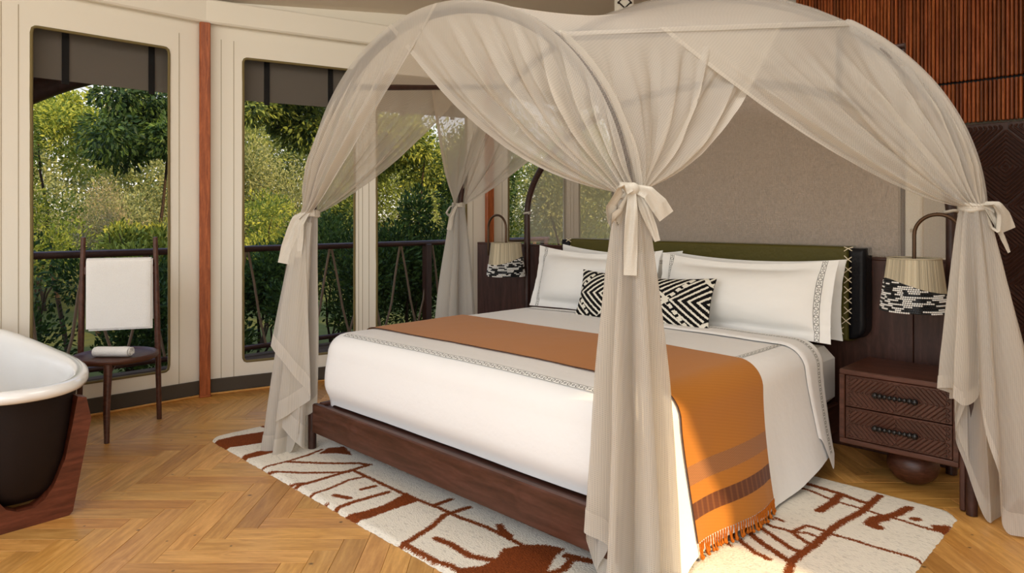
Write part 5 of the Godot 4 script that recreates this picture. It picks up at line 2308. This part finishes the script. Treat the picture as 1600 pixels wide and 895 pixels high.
func make_planting() -> void:
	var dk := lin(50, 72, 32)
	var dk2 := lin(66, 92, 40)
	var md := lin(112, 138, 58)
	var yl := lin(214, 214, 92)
	var yg := lin(178, 186, 82)
	var hz := lin(190, 186, 118)  # hazy leaf colours, distance haze put into the tone
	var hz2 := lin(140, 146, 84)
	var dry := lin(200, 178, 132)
	var g := "low shrubs along the deck"
	# along the deck
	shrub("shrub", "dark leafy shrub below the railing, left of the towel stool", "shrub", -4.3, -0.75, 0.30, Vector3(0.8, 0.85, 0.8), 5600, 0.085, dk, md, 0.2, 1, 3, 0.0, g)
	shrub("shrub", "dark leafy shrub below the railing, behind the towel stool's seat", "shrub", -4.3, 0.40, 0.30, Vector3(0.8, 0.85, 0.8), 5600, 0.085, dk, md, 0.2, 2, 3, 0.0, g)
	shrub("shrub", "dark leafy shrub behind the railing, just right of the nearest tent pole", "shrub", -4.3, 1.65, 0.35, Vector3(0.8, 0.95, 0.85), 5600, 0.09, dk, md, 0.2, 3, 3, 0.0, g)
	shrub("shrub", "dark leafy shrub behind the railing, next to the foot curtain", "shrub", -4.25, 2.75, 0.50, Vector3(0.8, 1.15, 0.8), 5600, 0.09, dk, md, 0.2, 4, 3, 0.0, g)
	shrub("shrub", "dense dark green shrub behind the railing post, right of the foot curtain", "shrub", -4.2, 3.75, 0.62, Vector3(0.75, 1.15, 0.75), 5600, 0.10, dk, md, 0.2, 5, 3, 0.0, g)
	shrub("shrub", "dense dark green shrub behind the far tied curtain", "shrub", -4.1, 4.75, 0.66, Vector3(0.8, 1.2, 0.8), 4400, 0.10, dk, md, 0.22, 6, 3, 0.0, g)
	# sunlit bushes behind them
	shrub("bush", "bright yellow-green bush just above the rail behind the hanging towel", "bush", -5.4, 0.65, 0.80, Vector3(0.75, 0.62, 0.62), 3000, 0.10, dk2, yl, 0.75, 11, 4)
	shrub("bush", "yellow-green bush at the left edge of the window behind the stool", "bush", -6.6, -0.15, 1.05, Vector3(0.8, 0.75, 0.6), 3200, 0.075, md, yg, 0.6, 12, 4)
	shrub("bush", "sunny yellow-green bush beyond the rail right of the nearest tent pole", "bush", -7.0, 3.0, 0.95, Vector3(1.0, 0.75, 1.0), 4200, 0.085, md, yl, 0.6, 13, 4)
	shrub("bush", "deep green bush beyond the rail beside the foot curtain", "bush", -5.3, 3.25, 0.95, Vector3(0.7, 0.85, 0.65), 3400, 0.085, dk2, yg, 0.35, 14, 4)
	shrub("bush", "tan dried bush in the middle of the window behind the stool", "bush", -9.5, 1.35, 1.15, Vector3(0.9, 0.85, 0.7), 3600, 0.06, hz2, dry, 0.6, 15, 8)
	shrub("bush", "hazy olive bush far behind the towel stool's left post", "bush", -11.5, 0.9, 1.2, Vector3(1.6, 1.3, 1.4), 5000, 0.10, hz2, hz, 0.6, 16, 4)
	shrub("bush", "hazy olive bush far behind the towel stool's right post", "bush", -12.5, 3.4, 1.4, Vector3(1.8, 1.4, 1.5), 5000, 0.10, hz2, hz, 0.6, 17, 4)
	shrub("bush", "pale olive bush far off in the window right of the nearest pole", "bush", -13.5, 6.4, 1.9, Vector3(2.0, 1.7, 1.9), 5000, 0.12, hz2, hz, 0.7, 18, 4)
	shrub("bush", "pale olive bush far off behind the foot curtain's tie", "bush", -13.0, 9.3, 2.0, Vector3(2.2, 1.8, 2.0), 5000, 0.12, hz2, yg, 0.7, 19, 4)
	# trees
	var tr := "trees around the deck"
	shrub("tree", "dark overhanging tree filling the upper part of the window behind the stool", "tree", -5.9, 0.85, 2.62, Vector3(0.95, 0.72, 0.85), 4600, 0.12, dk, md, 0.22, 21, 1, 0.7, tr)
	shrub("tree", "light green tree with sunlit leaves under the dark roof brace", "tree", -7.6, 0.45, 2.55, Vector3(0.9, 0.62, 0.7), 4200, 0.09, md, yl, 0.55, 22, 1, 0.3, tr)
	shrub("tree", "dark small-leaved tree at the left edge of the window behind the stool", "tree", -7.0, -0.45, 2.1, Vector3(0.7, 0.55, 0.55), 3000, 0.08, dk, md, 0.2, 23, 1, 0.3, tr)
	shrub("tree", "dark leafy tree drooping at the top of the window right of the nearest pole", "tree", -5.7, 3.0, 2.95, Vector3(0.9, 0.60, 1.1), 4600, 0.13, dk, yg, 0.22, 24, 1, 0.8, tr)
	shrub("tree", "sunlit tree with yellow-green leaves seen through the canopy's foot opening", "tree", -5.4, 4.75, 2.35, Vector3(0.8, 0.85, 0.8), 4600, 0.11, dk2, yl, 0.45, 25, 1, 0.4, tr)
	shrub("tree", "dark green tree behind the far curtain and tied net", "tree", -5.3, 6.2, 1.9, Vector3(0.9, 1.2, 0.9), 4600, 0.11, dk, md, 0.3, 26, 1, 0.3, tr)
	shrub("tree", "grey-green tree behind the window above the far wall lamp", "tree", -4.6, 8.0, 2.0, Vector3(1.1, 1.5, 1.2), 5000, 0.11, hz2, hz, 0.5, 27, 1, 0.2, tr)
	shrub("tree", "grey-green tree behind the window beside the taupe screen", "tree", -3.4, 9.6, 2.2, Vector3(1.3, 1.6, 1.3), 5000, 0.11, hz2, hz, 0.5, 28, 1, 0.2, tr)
	# wooded bank closing the view
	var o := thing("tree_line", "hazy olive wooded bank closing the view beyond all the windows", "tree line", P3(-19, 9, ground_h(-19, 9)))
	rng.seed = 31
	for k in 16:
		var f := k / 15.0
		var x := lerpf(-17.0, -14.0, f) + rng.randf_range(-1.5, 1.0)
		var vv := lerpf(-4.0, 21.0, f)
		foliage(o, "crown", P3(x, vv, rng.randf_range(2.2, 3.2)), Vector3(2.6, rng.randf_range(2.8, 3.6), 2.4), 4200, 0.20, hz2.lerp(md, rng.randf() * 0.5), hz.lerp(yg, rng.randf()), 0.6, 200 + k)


const SKY := 2.1
const SUN := 1.6
const RIDGE := 6.5
const BAY := 1.4
const SIDE := 4.6
const GABLE := 7.0
const EXPOSURE := 0.98


func _ready() -> void:
	nz.seed = 9
	nz.frequency = 0.05
	make_camera_and_light()
	make_materials()
	make_tent()
	make_floor()
	make_head_wall()
	make_slat_wall()
	make_outdoors()
	make_rug()
	make_bed()
	make_canopy_frame()
	make_nets()
	make_nightstand()
	make_lamp(2.59, 1.0, "bronze arched wall lamp with string and beaded shade above the carved nightstand", -0.038)
	make_lamp(-0.39, -1.0, "bronze arched wall lamp with string and beaded shade beside the far tied curtain", 0.03)
	make_tub()
	make_towel_rack()
	make_ceiling_sleeve()
